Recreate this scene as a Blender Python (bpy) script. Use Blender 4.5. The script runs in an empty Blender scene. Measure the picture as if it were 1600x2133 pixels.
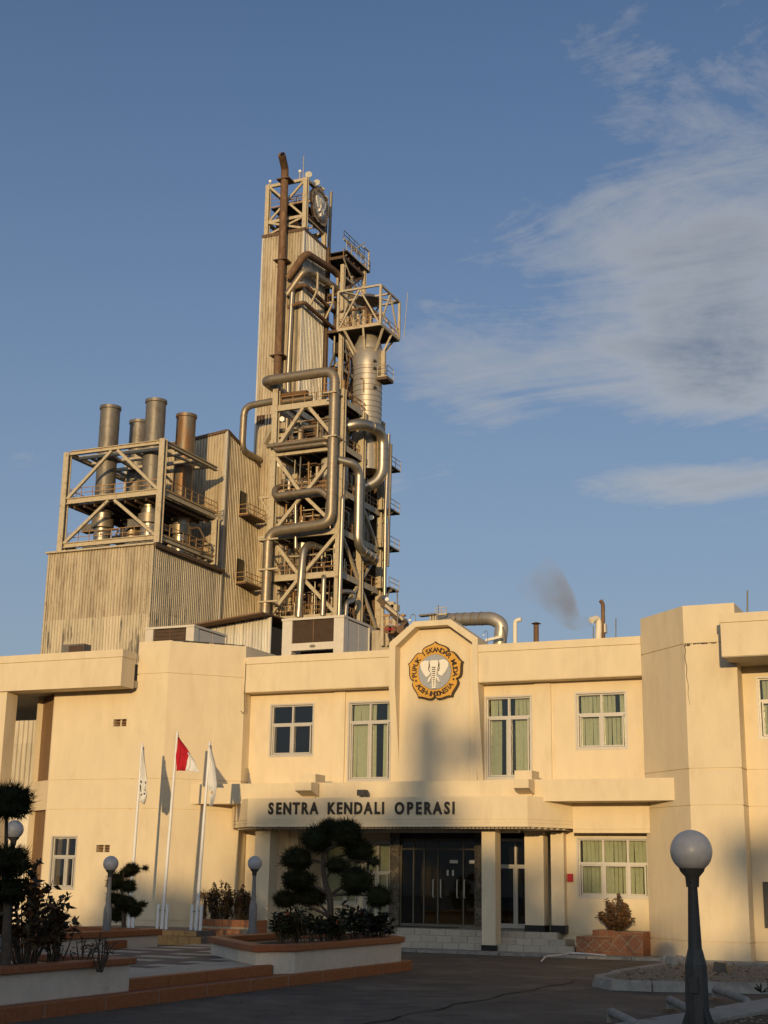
import bpy, math, random
from mathutils import Vector, Matrix
rad = math.radians
RN = random.Random(11)
scene = bpy.context.scene
COL = scene.collection

# ------------------------------------------------------------------ camera
FPX = 2922.86                       # focal length in pixels of the 1600 x 2133 photograph
YAW, PITCH, ROLL, EYE = rad(24.112), rad(14.673), rad(0.918), 1.6
cy, sy, cp, sp = math.cos(YAW), math.sin(YAW), math.cos(PITCH), math.sin(PITCH)
fw = Vector((-sy * cp, cy * cp, sp)); r0 = Vector((cy, sy, 0)); u0 = r0.cross(fw)
rt = math.cos(ROLL) * r0 + math.sin(ROLL) * u0
up = -math.sin(ROLL) * r0 + math.cos(ROLL) * u0
cam_d = bpy.data.cameras.new('camera'); cam = bpy.data.objects.new('camera', cam_d); COL.objects.link(cam)
cam.matrix_world = Matrix(((rt.x, up.x, -fw.x, 0), (rt.y, up.y, -fw.y, 0), (rt.z, up.z, -fw.z, EYE), (0, 0, 0, 1)))
cam_d.sensor_fit = 'VERTICAL'; cam_d.sensor_height = 36; cam_d.lens = 36 * FPX / 2133
cam_d.clip_start = 0.1; cam_d.clip_end = 5000
scene.camera = cam

def ray(x, y):
    return rt * ((x - 800) / FPX) - up * ((y - 1066.5) / FPX) + fw
def at(x, y, axis, v):              # the point of the plane axis = v seen at photo pixel x, y
    d = ray(x, y); i = 'XYZ'.index(axis); o = (0, 0, EYE)[i]
    return Vector((0, 0, EYE)) + d * ((v - o) / d[i])

# ------------------------------------------------------------------ sun, sky, exposure
SUN_EL, SUN_AZ = rad(6.0), rad(14.0)
to_sun = Vector((math.sin(SUN_AZ) * math.cos(SUN_EL), -math.cos(SUN_AZ) * math.cos(SUN_EL), math.sin(SUN_EL)))
sl = bpy.data.lights.new('sun', 'SUN'); so = bpy.data.objects.new('sun', sl); COL.objects.link(so)
sl.energy = 3.2; sl.color = (1.0, 0.705, 0.35); sl.angle = rad(0.53)
so.rotation_euler = to_sun.to_track_quat('Z', 'Y').to_euler(); so.location = (20, -60, 40)

world = bpy.data.worlds.new('World'); scene.world = world; world.use_nodes = True
wn, wl = world.node_tree.nodes, world.node_tree.links
wn.clear()
def N(t, **k):
    n = wn.new(t)
    for a, b in k.items(): setattr(n, a, b)
    return n
def MA(op, a, b=None, c=None, clamp=False):
    n = wn.new('ShaderNodeMath'); n.operation = op; n.use_clamp = clamp
    for i, s in enumerate((a, b, c)):
        if s is None: continue
        if isinstance(s, (int, float)): n.inputs[i].default_value = s
        else: wl.new(s, n.inputs[i])
    return n.outputs[0]
sky = N('ShaderNodeTexSky', sky_type='NISHITA', sun_disc=False)
sky.sun_elevation = rad(14.0); sky.sun_rotation = rad(166.0); sky.altitude = 0
sky.air_density = 1.0; sky.dust_density = 2.6; sky.ozone_density = 3.0
tc = N('ShaderNodeTexCoord'); sep = N('ShaderNodeSeparateXYZ'); wl.new(tc.outputs['Generated'], sep.inputs[0])
zz = MA('ADD', MA('MAXIMUM', sep.outputs[2], 0.0), 0.12)
px_, py_ = MA('DIVIDE', sep.outputs[0], zz), MA('DIVIDE', sep.outputs[1], zz)
cmb = N('ShaderNodeCombineXYZ'); wl.new(px_, cmb.inputs[0]); wl.new(py_, cmb.inputs[1])
def noise(scale, detail, rough, dist, sx=1, sy_=1, off=(0, 0, 0), rot=0):
    mp = N('ShaderNodeMapping'); wl.new(cmb.outputs[0], mp.inputs[0])
    mp.inputs['Scale'].default_value = (sx, sy_, 1); mp.inputs['Location'].default_value = off
    mp.inputs['Rotation'].default_value = (0, 0, rot)
    n = N('ShaderNodeTexNoise'); wl.new(mp.outputs[0], n.inputs['Vector'])
    n.inputs['Scale'].default_value = scale; n.inputs['Detail'].default_value = detail
    n.inputs['Roughness'].default_value = rough; n.inputs['Distortion'].default_value = dist
    return n.outputs[0]
def blob(px, py, rx, ry):           # a cloud bank around the direction of a photo pixel (in the dome's own plane)
    d = ray(px, py).normalized(); k = max(d.z, 0) + 0.12
    a = MA('DIVIDE', MA('SUBTRACT', px_, d.x / k), rx); b = MA('DIVIDE', MA('SUBTRACT', py_, d.y / k), ry)
    return MA('POWER', 2.718, MA('MULTIPLY', MA('ADD', MA('MULTIPLY', a, a), MA('MULTIPLY', b, b)), -1.0))
puff = noise(1.6, 9, 0.62, 0.5)
wisp = noise(3.2, 12, 0.72, 1.3, 0.75, 1.5, (3, 1, 0), rad(20))
veil = noise(0.5, 5, 0.55, 0.3, 1, 1, (9.3, 4, 0))
bank = MA('ADD', MA('MULTIPLY', blob(1510, 560, 0.19, 0.34), 0.27), MA('MULTIPLY', blob(960, 790, 0.16, 0.20), 0.19))
bank = MA('ADD', bank, MA('MULTIPLY', blob(1500, 1000, 0.24, 0.09), 0.24))
bank = MA('ADD', bank, MA('MULTIPLY', blob(60, 960, 0.09, 0.13), 0.15))
bank = MA('ADD', bank, MA('MULTIPLY', blob(1500, 790, 0.17, 0.20), 0.20))
dens = MA('ADD', MA('ADD', MA('MULTIPLY', puff, 0.62), MA('MULTIPLY', wisp, 0.38)), bank)
dens = MA('ADD', dens, MA('MULTIPLY', MA('SUBTRACT', veil, 0.5), 0.22))
fac = MA('MULTIPLY', MA('SUBTRACT', dens, 0.59), 3.6, clamp=True)
fac = MA('MULTIPLY', MA('MULTIPLY', fac, MA('SUBTRACT', 2.0, fac)), 0.70)
ccol = N('ShaderNodeMix', data_type='RGBA')
ccol.inputs['A'].default_value = (0.47, 0.465, 0.455, 1); ccol.inputs['B'].default_value = (0.165, 0.195, 0.245, 1)
wl.new(MA('MULTIPLY', MA('SUBTRACT', dens, 0.735), 5.0, clamp=True), ccol.inputs['Factor'])
skm = N('ShaderNodeVectorMath', operation='MULTIPLY'); wl.new(sky.outputs[0], skm.inputs[0])
SKY_K = 0.100
skm.inputs[1].default_value = (SKY_K * 0.84, SKY_K * 0.94, SKY_K * 1.05)
hz = MA('MULTIPLY', MA('POWER', MA('SUBTRACT', 1.0, MA('MAXIMUM', sep.outputs[2], 0.0)), 2.8), 0.86)   # pale air low over the horizon, all the way round
hzm = N('ShaderNodeMix', data_type='RGBA'); wl.new(hz, hzm.inputs['Factor']); wl.new(skm.outputs[0], hzm.inputs['A']); hzm.inputs['B'].default_value = (0.345, 0.39, 0.445, 1)
mixc = N('ShaderNodeMix', data_type='RGBA'); wl.new(fac, mixc.inputs['Factor'])
wl.new(hzm.outputs['Result'], mixc.inputs['A']); wl.new(ccol.outputs['Result'], mixc.inputs['B'])
bg = N('ShaderNodeBackground'); wl.new(mixc.outputs['Result'], bg.inputs['Color']); bg.inputs['Strength'].default_value = 1.0
wo = N('ShaderNodeOutputWorld'); wl.new(bg.outputs[0], wo.inputs['Surface'])
vs = scene.view_settings
vs.view_transform = 'Standard'; vs.look = 'None'; vs.exposure = 0.0; vs.gamma = 1.0; vs.use_curve_mapping = False
scene.cycles.max_bounces = 6; scene.cycles.transparent_max_bounces = 12; scene.cycles.caustics_reflective = False

# ------------------------------------------------------------------ materials
def mat(name, col, rough=0.6, metal=0.0, var=0.12, scale=2.0, col2=None, mixk=(0.45, 0.65), stretch=1.0,
        bump=0.0, bscale=40.0, rand=0.0, spec=0.4, speck=0.0, col3=None, k3=(0.6, 0.7), scale3=8.0):
    m = bpy.data.materials.new(name); m.use_nodes = True
    nt = m.node_tree; n, l = nt.nodes, nt.links
    b = n['Principled BSDF']; b.inputs['Roughness'].default_value = rough; b.inputs['Metallic'].default_value = metal
    b.inputs['Specular IOR Level'].default_value = spec
    geo = n.new('ShaderNodeNewGeometry'); mp = n.new('ShaderNodeMapping'); l.new(geo.outputs['Position'], mp.inputs[0])
    mp.inputs['Scale'].default_value = (1, 1, stretch)
    def nz(sc, det=6, vec=mp):
        t = n.new('ShaderNodeTexNoise'); l.new(vec.outputs[0], t.inputs['Vector'])
        t.inputs['Scale'].default_value = sc; t.inputs['Detail'].default_value = det; t.inputs['Roughness'].default_value = 0.62
        return t.outputs[0]
    def mixn(a, bb, fac_, mode='MIX'):
        x = n.new('ShaderNodeMix'); x.data_type = 'RGBA'; x.blend_type = mode
        for key, s in (('A', a), ('B', bb), ('Factor', fac_)):
            if isinstance(s, tuple): x.inputs[key].default_value = (*s, 1)
            elif isinstance(s, (int, float)): x.inputs[key].default_value = s
            else: l.new(s, x.inputs[key])
        return x.outputs['Result']
    def ramp(src, lo, hi):
        x = n.new('ShaderNodeMapRange'); l.new(src, x.inputs[0]); x.inputs[1].default_value = lo; x.inputs[2].default_value = hi
        return x.outputs[0]
    c = tuple(col)
    if col2: c = mixn(tuple(col), tuple(col2), ramp(nz(scale), *mixk))
    if col3: c = mixn(c, tuple(col3), ramp(nz(scale3), *k3))
    if var:
        v = n.new('ShaderNodeMapRange'); l.new(nz(scale * 2.7), v.inputs[0])
        v.inputs[1].default_value = 0.3; v.inputs[2].default_value = 0.7; v.inputs[3].default_value = 1 - var; v.inputs[4].default_value = 1 + var
        src = v.outputs[0]
        if rand:
            oi = n.new('ShaderNodeObjectInfo'); rr = n.new('ShaderNodeMapRange'); l.new(oi.outputs['Random'], rr.inputs[0])
            rr.inputs[3].default_value = 1 - rand; rr.inputs[4].default_value = 1 + rand
            mu = n.new('ShaderNodeMath'); mu.operation = 'MULTIPLY'; l.new(src, mu.inputs[0]); l.new(rr.outputs[0], mu.inputs[1]); src = mu.outputs[0]
        cx = n.new('ShaderNodeCombineXYZ')
        for i in range(3): l.new(src, cx.inputs[i])
        c = mixn(c, cx.outputs[0], 1.0, 'MULTIPLY')
    if speck:
        sv = n.new('ShaderNodeMapRange'); l.new(nz(38.0, 3), sv.inputs[0]); sv.inputs[1].default_value = 0.35; sv.inputs[2].default_value = 0.65; sv.inputs[3].default_value = 1 - speck; sv.inputs[4].default_value = 1 + speck
        sx = n.new('ShaderNodeCombineXYZ')
        for i in range(3): l.new(sv.outputs[0], sx.inputs[i])
        c = mixn(c, sx.outputs[0], 1.0, 'MULTIPLY')
    if isinstance(c, tuple): b.inputs['Base Color'].default_value = (*c, 1)
    else: l.new(c, b.inputs['Base Color'])
    if bump:
        bp = n.new('ShaderNodeBump'); bp.inputs['Strength'].default_value = bump; bp.inputs['Distance'].default_value = 0.02
        l.new(nz(bscale, 4, geo if False else mp), bp.inputs['Height']); l.new(bp.outputs[0], b.inputs['Normal'])
    return m

M = {}
M['stucco'] = mat('cream_stucco', (0.70, 0.585, 0.40), 0.85, var=0.05, scale=1.1, stretch=0.35, bump=0.25, bscale=55, col3=(0.61, 0.50, 0.335), k3=(0.54, 0.82), scale3=2.6, spec=0.2)
M['trim'] = mat('pale_trim_paint', (0.76, 0.69, 0.55), 0.6, var=0.05, scale=3)
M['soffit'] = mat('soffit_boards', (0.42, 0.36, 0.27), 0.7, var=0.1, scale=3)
M['wood'] = mat('brown_ribbed_panel', (0.20, 0.115, 0.055), 0.6, var=0.15, scale=3, stretch=0.2)
M['alu'] = mat('pale_aluminium', (0.56, 0.52, 0.45), 0.4, 0.3, var=0.05)
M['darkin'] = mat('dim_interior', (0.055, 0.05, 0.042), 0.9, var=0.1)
M['blind'] = mat('green_grey_blind', (0.80, 0.785, 0.64), 0.8, var=0.08, scale=3)
M['black'] = mat('black_tile', (0.012, 0.011, 0.010), 0.35, var=0.1)
M['sign'] = mat('dark_bronze_letter', (0.035, 0.03, 0.025), 0.4, 0.3, var=0.1)
M['red'] = mat('red_enamel', (0.45, 0.015, 0.02), 0.45, var=0.05)
M['tile'] = mat('beige_step_tile', (0.42, 0.37, 0.29), 0.35, var=0.1, scale=5, rand=0.08)
M['grout'] = mat('grey_grout', (0.16, 0.14, 0.115), 0.9, var=0.1)
M['brick'] = mat('terracotta_tile', (0.33, 0.125, 0.05), 0.6, var=0.2, scale=7, rand=0.16, bump=0.2)
M['mortar'] = mat('pale_mortar', (0.47, 0.38, 0.25), 0.9, var=0.1)
M['ochre'] = mat('ochre_stone_tile', (0.42, 0.24, 0.085), 0.55, var=0.25, scale=9, rand=0.1)
M['cap'] = mat('brown_painted_cap', (0.26, 0.085, 0.028), 0.6, var=0.2, scale=6, col3=(0.30, 0.20, 0.13), k3=(0.63, 0.72), scale3=11, speck=0.15)
M['whitewall'] = mat('white_painted_wall', (0.61, 0.535, 0.43), 0.75, var=0.07, scale=2, col3=(0.36, 0.34, 0.31), k3=(0.60, 0.80), scale3=3, bump=0.15, speck=0.06)
M['soil'] = mat('dark_soil', (0.05, 0.035, 0.022), 0.95, var=0.3, scale=8, bump=0.6, bscale=20)
M['asphalt'] = mat('worn_asphalt', (0.092, 0.075, 0.055), 0.85, var=0.28, scale=0.7, col2=(0.155, 0.13, 0.10), mixk=(0.50, 0.70), bump=0.6, bscale=60, col3=(0.05, 0.043, 0.036), k3=(0.55, 0.72), scale3=0.8, speck=0.3)
M['ground'] = mat('dry_ground', (0.15, 0.125, 0.09), 0.95, var=0.2, scale=0.3)
M['pave_l'] = mat('pale_paving', (0.42, 0.36, 0.27), 0.7, var=0.15, scale=4, rand=0.07, bump=0.2)
M['pave_d'] = mat('dark_paving', (0.085, 0.076, 0.066), 0.7, var=0.2, scale=4, rand=0.1, bump=0.2)
M['conc'] = mat('stained_concrete', (0.30, 0.275, 0.23), 0.9, var=0.2, scale=3, col3=(0.12, 0.105, 0.085), k3=(0.55, 0.75), scale3=2.5, bump=0.4, rand=0.08)
M['tar'] = mat('old_tar', (0.03, 0.027, 0.024), 0.95, var=0.2, spec=0.1)
M['bronze'] = mat('dull_bronze_frame', (0.16, 0.14, 0.11), 0.4, 0.4, var=0.1)
M['gravel'] = mat('brown_gravel', (0.24, 0.175, 0.115), 0.9, var=0.5, scale=14)
M['globe'] = mat('opal_globe', (0.40, 0.39, 0.39), 0.35, var=0.10, scale=5)
M['lampgrey'] = mat('grey_lamp_paint', (0.19, 0.185, 0.18), 0.55, var=0.15, scale=9, bump=0.15)
M['lampdark'] = mat('dark_lamp_paint', (0.05, 0.047, 0.042), 0.55, var=0.2, scale=12, bump=0.2)
M['white'] = mat('white_paint', (0.74, 0.73, 0.70), 0.5, var=0.05)
M['flagw'] = mat('white_flag_cloth', (0.72, 0.71, 0.68), 0.9, var=0.04)
M['flagr'] = mat('red_flag_cloth', (0.42, 0.008, 0.018), 0.85, var=0.05)
M['ink'] = mat('dark_flag_print', (0.03, 0.03, 0.035), 0.9, var=0.05)
M['gold'] = mat('gold_flag_print', (0.55, 0.30, 0.03), 0.8, var=0.1)
M['blue'] = mat('blue_flag_print', (0.03, 0.10, 0.32), 0.8, var=0.1)
M['emb_y'] = mat('amber_emblem', (0.62, 0.33, 0.045), 0.5, var=0.04)
M['emb_g'] = mat('silver_emblem', (0.36, 0.37, 0.38), 0.4, 0.2, var=0.05)
M['emb_w'] = mat('ivory_emblem', (0.78, 0.74, 0.64), 0.5, var=0.03)
M['emb_d'] = mat('dark_brown_emblem', (0.04, 0.022, 0.014), 0.5, var=0.05)
M['emb_f'] = mat('faded_emblem', (0.40, 0.30, 0.17), 0.6, var=0.1)
# plant
M['clad'] = mat('weathered_cladding', (0.56, 0.47, 0.325), 0.5, 0.3, var=0.12, scale=1.6, stretch=0.2, col2=(0.34, 0.26, 0.165), mixk=(0.44, 0.74), rand=0.13, col3=(0.20, 0.135, 0.075), k3=(0.64, 0.84), scale3=3.2)
M['cladl'] = mat('pale_cladding', (0.72, 0.66, 0.54), 0.45, 0.35, var=0.14, scale=1.0, stretch=0.1, col2=(0.50, 0.45, 0.37), mixk=(0.46, 0.75), rand=0.10)  # lightened to carry the sunlit brightness of the tower right face
M['cladp'] = mat('peeling_cladding', (0.57, 0.49, 0.35), 0.6, 0.1, var=0.15, scale=1.3, stretch=0.15, col2=(0.19, 0.165, 0.13), mixk=(0.57, 0.64), rand=0.12)
M['steel'] = mat('cream_steel_paint', (0.50, 0.42, 0.285), 0.55, var=0.12, scale=1.5, col3=(0.24, 0.13, 0.06), k3=(0.56, 0.76), scale3=1.8)
M['steeld'] = mat('rusty_dark_steel', (0.12, 0.075, 0.045), 0.7, var=0.25, scale=1.5)
M['deck'] = mat('dark_grating', (0.045, 0.035, 0.025), 0.8, var=0.2)
M['rail'] = mat('rusty_yellow_rail', (0.40, 0.235, 0.095), 0.6, var=0.25, scale=2)
M['rust'] = mat('rust_pipe', (0.15, 0.082, 0.042), 0.75, var=0.25, scale=2, col2=(0.26, 0.16, 0.085), mixk=(0.5, 0.75), stretch=0.4)
M['pipe'] = mat('insulated_pipe_jacket', (0.30, 0.25, 0.18), 0.45, 0.55, var=0.14, scale=1.5, col2=(0.27, 0.17, 0.09), mixk=(0.52, 0.78))
M['pipeb'] = mat('bright_pipe_jacket', (0.43, 0.37, 0.28), 0.36, 0.8, var=0.12, scale=2.0, col3=(0.36, 0.27, 0.17), k3=(0.6, 0.85), scale3=1.0)
M['stack'] = mat('grey_stack_steel', (0.21, 0.185, 0.15), 0.5, 0.4, var=0.15, scale=1.6, col2=(0.13, 0.105, 0.08), mixk=(0.5, 0.72), stretch=0.4)
M['stackr'] = mat('rust_stained_stack', (0.21, 0.175, 0.125), 0.5, 0.4, var=0.15, scale=1.2, col2=(0.24, 0.12, 0.045), mixk=(0.42, 0.62), stretch=0.3)
M['vessel'] = mat('vessel_jacket', (0.52, 0.45, 0.34), 0.42, 0.6, var=0.08, scale=0.8, col2=(0.44, 0.36, 0.25), mixk=(0.5, 0.8))
M['vesselw'] = mat('painted_vessel', (0.50, 0.46, 0.38), 0.5, var=0.08, scale=0.8)
M['hvac'] = mat('white_hvac_enamel', (0.62, 0.56, 0.46), 0.55, var=0.06, scale=2, col3=(0.36, 0.27, 0.17), k3=(0.70, 0.85), scale3=5)
M['hvacd'] = mat('brown_coil', (0.075, 0.045, 0.027), 0.7, var=0.15)
M['shedroof'] = mat('brown_shed_roof', (0.16, 0.085, 0.04), 0.7, var=0.15, scale=1.5)
M['lampw'] = mat('floodlight_lens', (0.9, 0.88, 0.8), 0.2, var=0.0)
M['roof'] = mat('grey_roof_felt', (0.12, 0.11, 0.10), 0.9, var=0.15)
# plants
M['needle'] = mat('dark_needles', (0.016, 0.020, 0.008), 0.85, var=0.35, scale=3, spec=0.1, col2=(0.034, 0.030, 0.012))
M['leafd'] = mat('dark_green_leaf', (0.018, 0.023, 0.009), 0.5, var=0.4, scale=6, col2=(0.055, 0.045, 0.018), mixk=(0.5, 0.75))
M['leafr'] = mat('bronze_leaf', (0.055, 0.042, 0.018), 0.55, var=0.4, scale=7, col2=(0.16, 0.06, 0.025), mixk=(0.48, 0.66))
M['leafo'] = mat('dry_bronze_leaf', (0.12, 0.066, 0.028), 0.6, var=0.35, scale=8, col2=(0.22, 0.10, 0.03), mixk=(0.48, 0.68))
M['leaft'] = mat('tree_leaf', (0.06, 0.075, 0.03), 0.7, var=0.3, scale=0.6)
M['bark'] = mat('grey_brown_bark', (0.075, 0.055, 0.038), 0.9, var=0.3, scale=6, bump=0.5, bscale=25)
M['flower'] = mat('orange_red_flower', (0.30, 0.05, 0.02), 0.7, var=0.2)

def glass(name, tint, base_refl):
    m = bpy.data.materials.new(name); m.use_nodes = True
    n, l = m.node_tree.nodes, m.node_tree.links
    n.remove(n['Principled BSDF']); out = n['Material Output']
    t = n.new('ShaderNodeBsdfTransparent'); t.inputs[0].default_value = (*tint, 1)
    g = n.new('ShaderNodeBsdfGlossy'); g.inputs['Roughness'].default_value = 0.02; g.inputs[0].default_value = (0.9, 0.9, 0.9, 1)
    lw = n.new('ShaderNodeLayerWeight'); lw.inputs[0].default_value = 0.25
    ad = n.new('ShaderNodeMath'); ad.operation = 'ADD'; ad.use_clamp = True; l.new(lw.outputs['Fresnel'], ad.inputs[0]); ad.inputs[1].default_value = base_refl
    mx = n.new('ShaderNodeMixShader'); l.new(ad.outputs[0], mx.inputs[0]); l.new(t.outputs[0], mx.inputs[1]); l.new(g.outputs[0], mx.inputs[2])
    l.new(mx.outputs[0], out.inputs[0]); return m
M['glass'] = glass('window_glass', (0.80, 0.82, 0.76), 0.03)
M['glassm'] = glass('door_glass', (0.62, 0.60, 0.54), 0.04)
M['glassd'] = glass('tinted_glass', (0.34, 0.33, 0.30), 0.05)

# ------------------------------------------------------------------ mesh helpers
ORG = {}
class MB:
    def __init__(s): s.v = []; s.f = []
    def add(s, vs, fs):
        k = len(s.v); s.v += [tuple(p) for p in vs]; s.f += [tuple(i + k for i in f) for f in fs]; return s
    def box(s, x0, x1, y0, y1, z0, z1):
        return s.add([(x, y, z) for z in (z0, z1) for y in (y0, y1) for x in (x0, x1)],
                     [(0, 2, 3, 1), (4, 5, 7, 6), (0, 1, 5, 4), (2, 6, 7, 3), (0, 4, 6, 2), (1, 3, 7, 5)])
    def prism(s, poly, z0, z1):
        n = len(poly)
        return s.add([(x, y, z0) for x, y in poly] + [(x, y, z1) for x, y in poly],
                     [tuple(reversed(range(n))), tuple(range(n, 2 * n))] + [(i, (i + 1) % n, n + (i + 1) % n, n + i) for i in range(n)])
    def loft(s, a, b):                # two outlines of equal length joined and capped
        n = len(a)
        return s.add(list(a) + list(b), [tuple(reversed(range(n))), tuple(range(n, 2 * n))] + [(i, (i + 1) % n, n + (i + 1) % n, n + i) for i in range(n)])
    def bar(s, a, b, w, h=None):
        a, b = Vector(a), Vector(b); h = h or w; d = (b - a).normalized()
        u = Vector((0, 0, 1)) if abs(d.z) < 0.95 else Vector((0, 1, 0))
        r = d.cross(u).normalized(); u = r.cross(d)
        o = [r * (i * w / 2) + u * (j * h / 2) for i, j in ((-1, -1), (1, -1), (1, 1), (-1, 1))]
        return s.loft([a + q for q in o], [b + q for q in o])
    def hbar(s, a, b, w, h, t=0.05):  # an H section: two flanges (w wide) and a web (h deep)
        a, b = Vector(a), Vector(b); d = (b - a).normalized()
        u = Vector((0, 0, 1)) if abs(d.z) < 0.95 else Vector((0, 1, 0))
        r = d.cross(u).normalized(); u = r.cross(d)
        for k in (-1, 1): s.bar(a + u * (k * (h - t) / 2), b + u * (k * (h - t) / 2), w, t)
        return s.bar(a, b, t, h - 2 * t)
    def tube(s, pts, r, n=10, bend=0.0, caps=True, steps=5):
        pts = [Vector(p) for p in pts]; path = [pts[0]]
        for i in range(1, len(pts) - 1):
            p, a, b = pts[i], pts[i - 1] - pts[i], pts[i + 1] - pts[i]
            k = min(bend, a.length * 0.48, b.length * 0.48)
            if k < 1e-4: path.append(p); continue
            q0, q1 = p + a.normalized() * k, p + b.normalized() * k
            for j in range(steps + 1):
                t = j / steps; path.append(q0 * (1 - t) ** 2 + p * (2 * t * (1 - t)) + q1 * t ** 2)
        path.append(pts[-1])
        rr = r if isinstance(r, (list, tuple)) else None
        ref = None; k0 = len(s.v); m = len(path)
        for i, p in enumerate(path):
            d = ((path[min(i + 1, m - 1)] - path[max(i - 1, 0)])).normalized()
            if ref is None:
                ref = Vector((0, 0, 1)) if abs(d.z) < 0.9 else Vector((1, 0, 0))
            x = (ref - d * ref.dot(d)).normalized(); ref = x; y = d.cross(x)
            ri = r if rr is None else rr[0] + (rr[1] - rr[0]) * i / (m - 1)
            for j in range(n):
                a = 2 * math.pi * j / n; s.v.append(tuple(p + x * (ri * math.cos(a)) + y * (ri * math.sin(a))))
        for i in range(m - 1):
            for j in range(n):
                a = k0 + i * n; s.f.append((a + j, a + (j + 1) % n, a + n + (j + 1) % n, a + n + j))
        if caps:
            s.f.append(tuple(reversed(range(k0, k0 + n)))); s.f.append(tuple(range(k0 + (m - 1) * n, k0 + m * n)))
        return s
    def lathe(s, c, prof, n=16):
        k = len(s.v); c = Vector(c)
        for r, z in prof:
            for j in range(n):
                a = 2 * math.pi * j / n; s.v.append((c.x + r * math.cos(a), c.y + r * math.sin(a), c.z + z))
        for i in range(len(prof) - 1):
            for j in range(n): s.f.append((k + i * n + j, k + i * n + (j + 1) % n, k + (i + 1) * n + (j + 1) % n, k + (i + 1) * n + j))
        s.f.append(tuple(reversed(range(k, k + n)))); m = k + (len(prof) - 1) * n; s.f.append(tuple(range(m, m + n)))
        return s
    def ball(s, c, r, n=20, rz=None, z0=-1.0):
        rz = rz or r; a0 = math.asin(z0) if z0 > -1 else -math.pi / 2
        return s.lathe(c, [(max(r * math.cos(a0 + (math.pi / 2 - a0) * i / (n // 2)), 0.0005), rz * math.sin(a0 + (math.pi / 2 - a0) * i / (n // 2))) for i in range(n // 2 + 1)], n)
    def build(s, name, m, parent=None, smooth=False, **tags):
        o = bpy.data.objects.new(name, s.mesh(name, m, ORG.get(parent.name, Vector()) if parent else Vector(), smooth))
        COL.objects.link(o)
        if parent: o.parent = parent; ORG[o.name] = ORG.get(parent.name, Vector())
        for k, v in tags.items(): o[k] = v
        return o
    def mesh(s, name, m, org=Vector(), smooth=False):
        me = bpy.data.meshes.new(name)
        me.from_pydata([(x - org.x, y - org.y, z - org.z) for x, y, z in s.v], [], s.f)
        if m: me.materials.append(M[m] if isinstance(m, str) else m)
        if smooth:
            me.polygons.foreach_set('use_smooth', [True] * len(me.polygons))
            if hasattr(me, 'set_sharp_from_angle'): me.set_sharp_from_angle(angle=rad(45))
        me.validate(); return me
def thing(name, loc, label, cat, group=None, kind=None):
    o = bpy.data.objects.new(name, None); COL.objects.link(o); o.location = loc; o.empty_display_size = 0.2
    ORG[o.name] = Vector(loc); o['label'] = label; o['category'] = cat
    if group: o['group'] = group
    if kind: o['kind'] = kind
    return o
def tags(o, label, cat, group=None):
    o['label'] = label; o['category'] = cat
    if group: o['group'] = group
    return o
def put(me, name, parent, loc, rot=(0, 0, 0), scl=(1, 1, 1)):      # a copy of a shared mesh as a part
    o = bpy.data.objects.new(name, me); COL.objects.link(o)
    o.parent = parent; base = ORG.get(parent.name, Vector()); o.location = Vector(loc) - base
    o.rotation_euler = rot; o.scale = scl; ORG[o.name] = base
    return o
def structure(o): o['kind'] = 'structure'; return o
def inset(poly, d):
    n = len(poly); out = []
    ar = sum(poly[i][0] * poly[(i + 1) % n][1] - poly[(i + 1) % n][0] * poly[i][1] for i in range(n))
    sg = 1 if ar > 0 else -1
    for i in range(n):
        a, b, c = Vector(poly[i - 1]), Vector(poly[i]), Vector(poly[(i + 1) % n])
        e1, e2 = (b - a).normalized(), (c - b).normalized()
        n1, n2 = Vector((-e1.y, e1.x)) * sg, Vector((-e2.y, e2.x)) * sg
        k = (n1 + n2); k = k / max(k.dot(n1), 0.2); out.append((b.x + k.x * d, b.y + k.y * d))
    return out
def banded(poly, zs, gap=0.022, dep=0.025):                          # a prism with recessed joints between its bands
    mb = MB(); inn = inset(poly, dep)
    for i in range(len(zs) - 1):
        lo = zs[i] + (gap / 2 if i else 0); hi = zs[i + 1] - (gap / 2 if i < len(zs) - 2 else 0)
        mb.prism(poly, lo, hi)
        if i < len(zs) - 2: mb.prism(inn, hi, hi + gap)
    return mb
def wall_y(y, x0, x1, z0, z1, holes, th=0.25, grooves=(), gap=0.022):  # a wall facing -Y with real openings (and recessed joints)
    mb = MB()
    zc = sorted({z0, z1} | {h[2] for h in holes} | {h[3] for h in holes} | {g - gap / 2 for g in grooves} | {g + gap / 2 for g in grooves})
    zc = [z for z in zc if z0 <= z <= z1]
    for a, b in zip(zc, zc[1:]):
        zm = (a + b) / 2; g = any(abs(zm - q) < gap / 2 + 1e-6 for q in grooves)
        cuts = sorted([(h[0], h[1]) for h in holes if h[2] < zm < h[3]]); x = x0
        for c0, c1 in cuts + [(x1, x1)]:
            if c0 > x + 1e-6: mb.box(x, c0, y + (0.025 if g else 0), y + th, a, b)
            x = c1
    return mb

# ------------------------------------------------------------------ ground
structure(MB().add([(-1500, -1500, -0.06), (1500, -1500, -0.06), (1500, 2500, -0.06), (-1500, 2500, -0.06)], [(0, 1, 2, 3)]).build('ground', 'ground'))
structure(MB().box(-60, 40, -60, 31.2, -0.05, 0.0).build('road', 'asphalt'))
walk = structure(MB().box(-19.0, 6, 31.2, 33.2, -0.05, 0.035).build('apron', 'conc'))
kb = MB().box(-0.49, 0.49, -0.09, 0.09, -0.05, 0.06).mesh('kerb_stone', 'conc')
for i in range(24):
    put(kb, 'kerb_stone', walk, (-18.4 + i, 31.11, 0))
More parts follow.
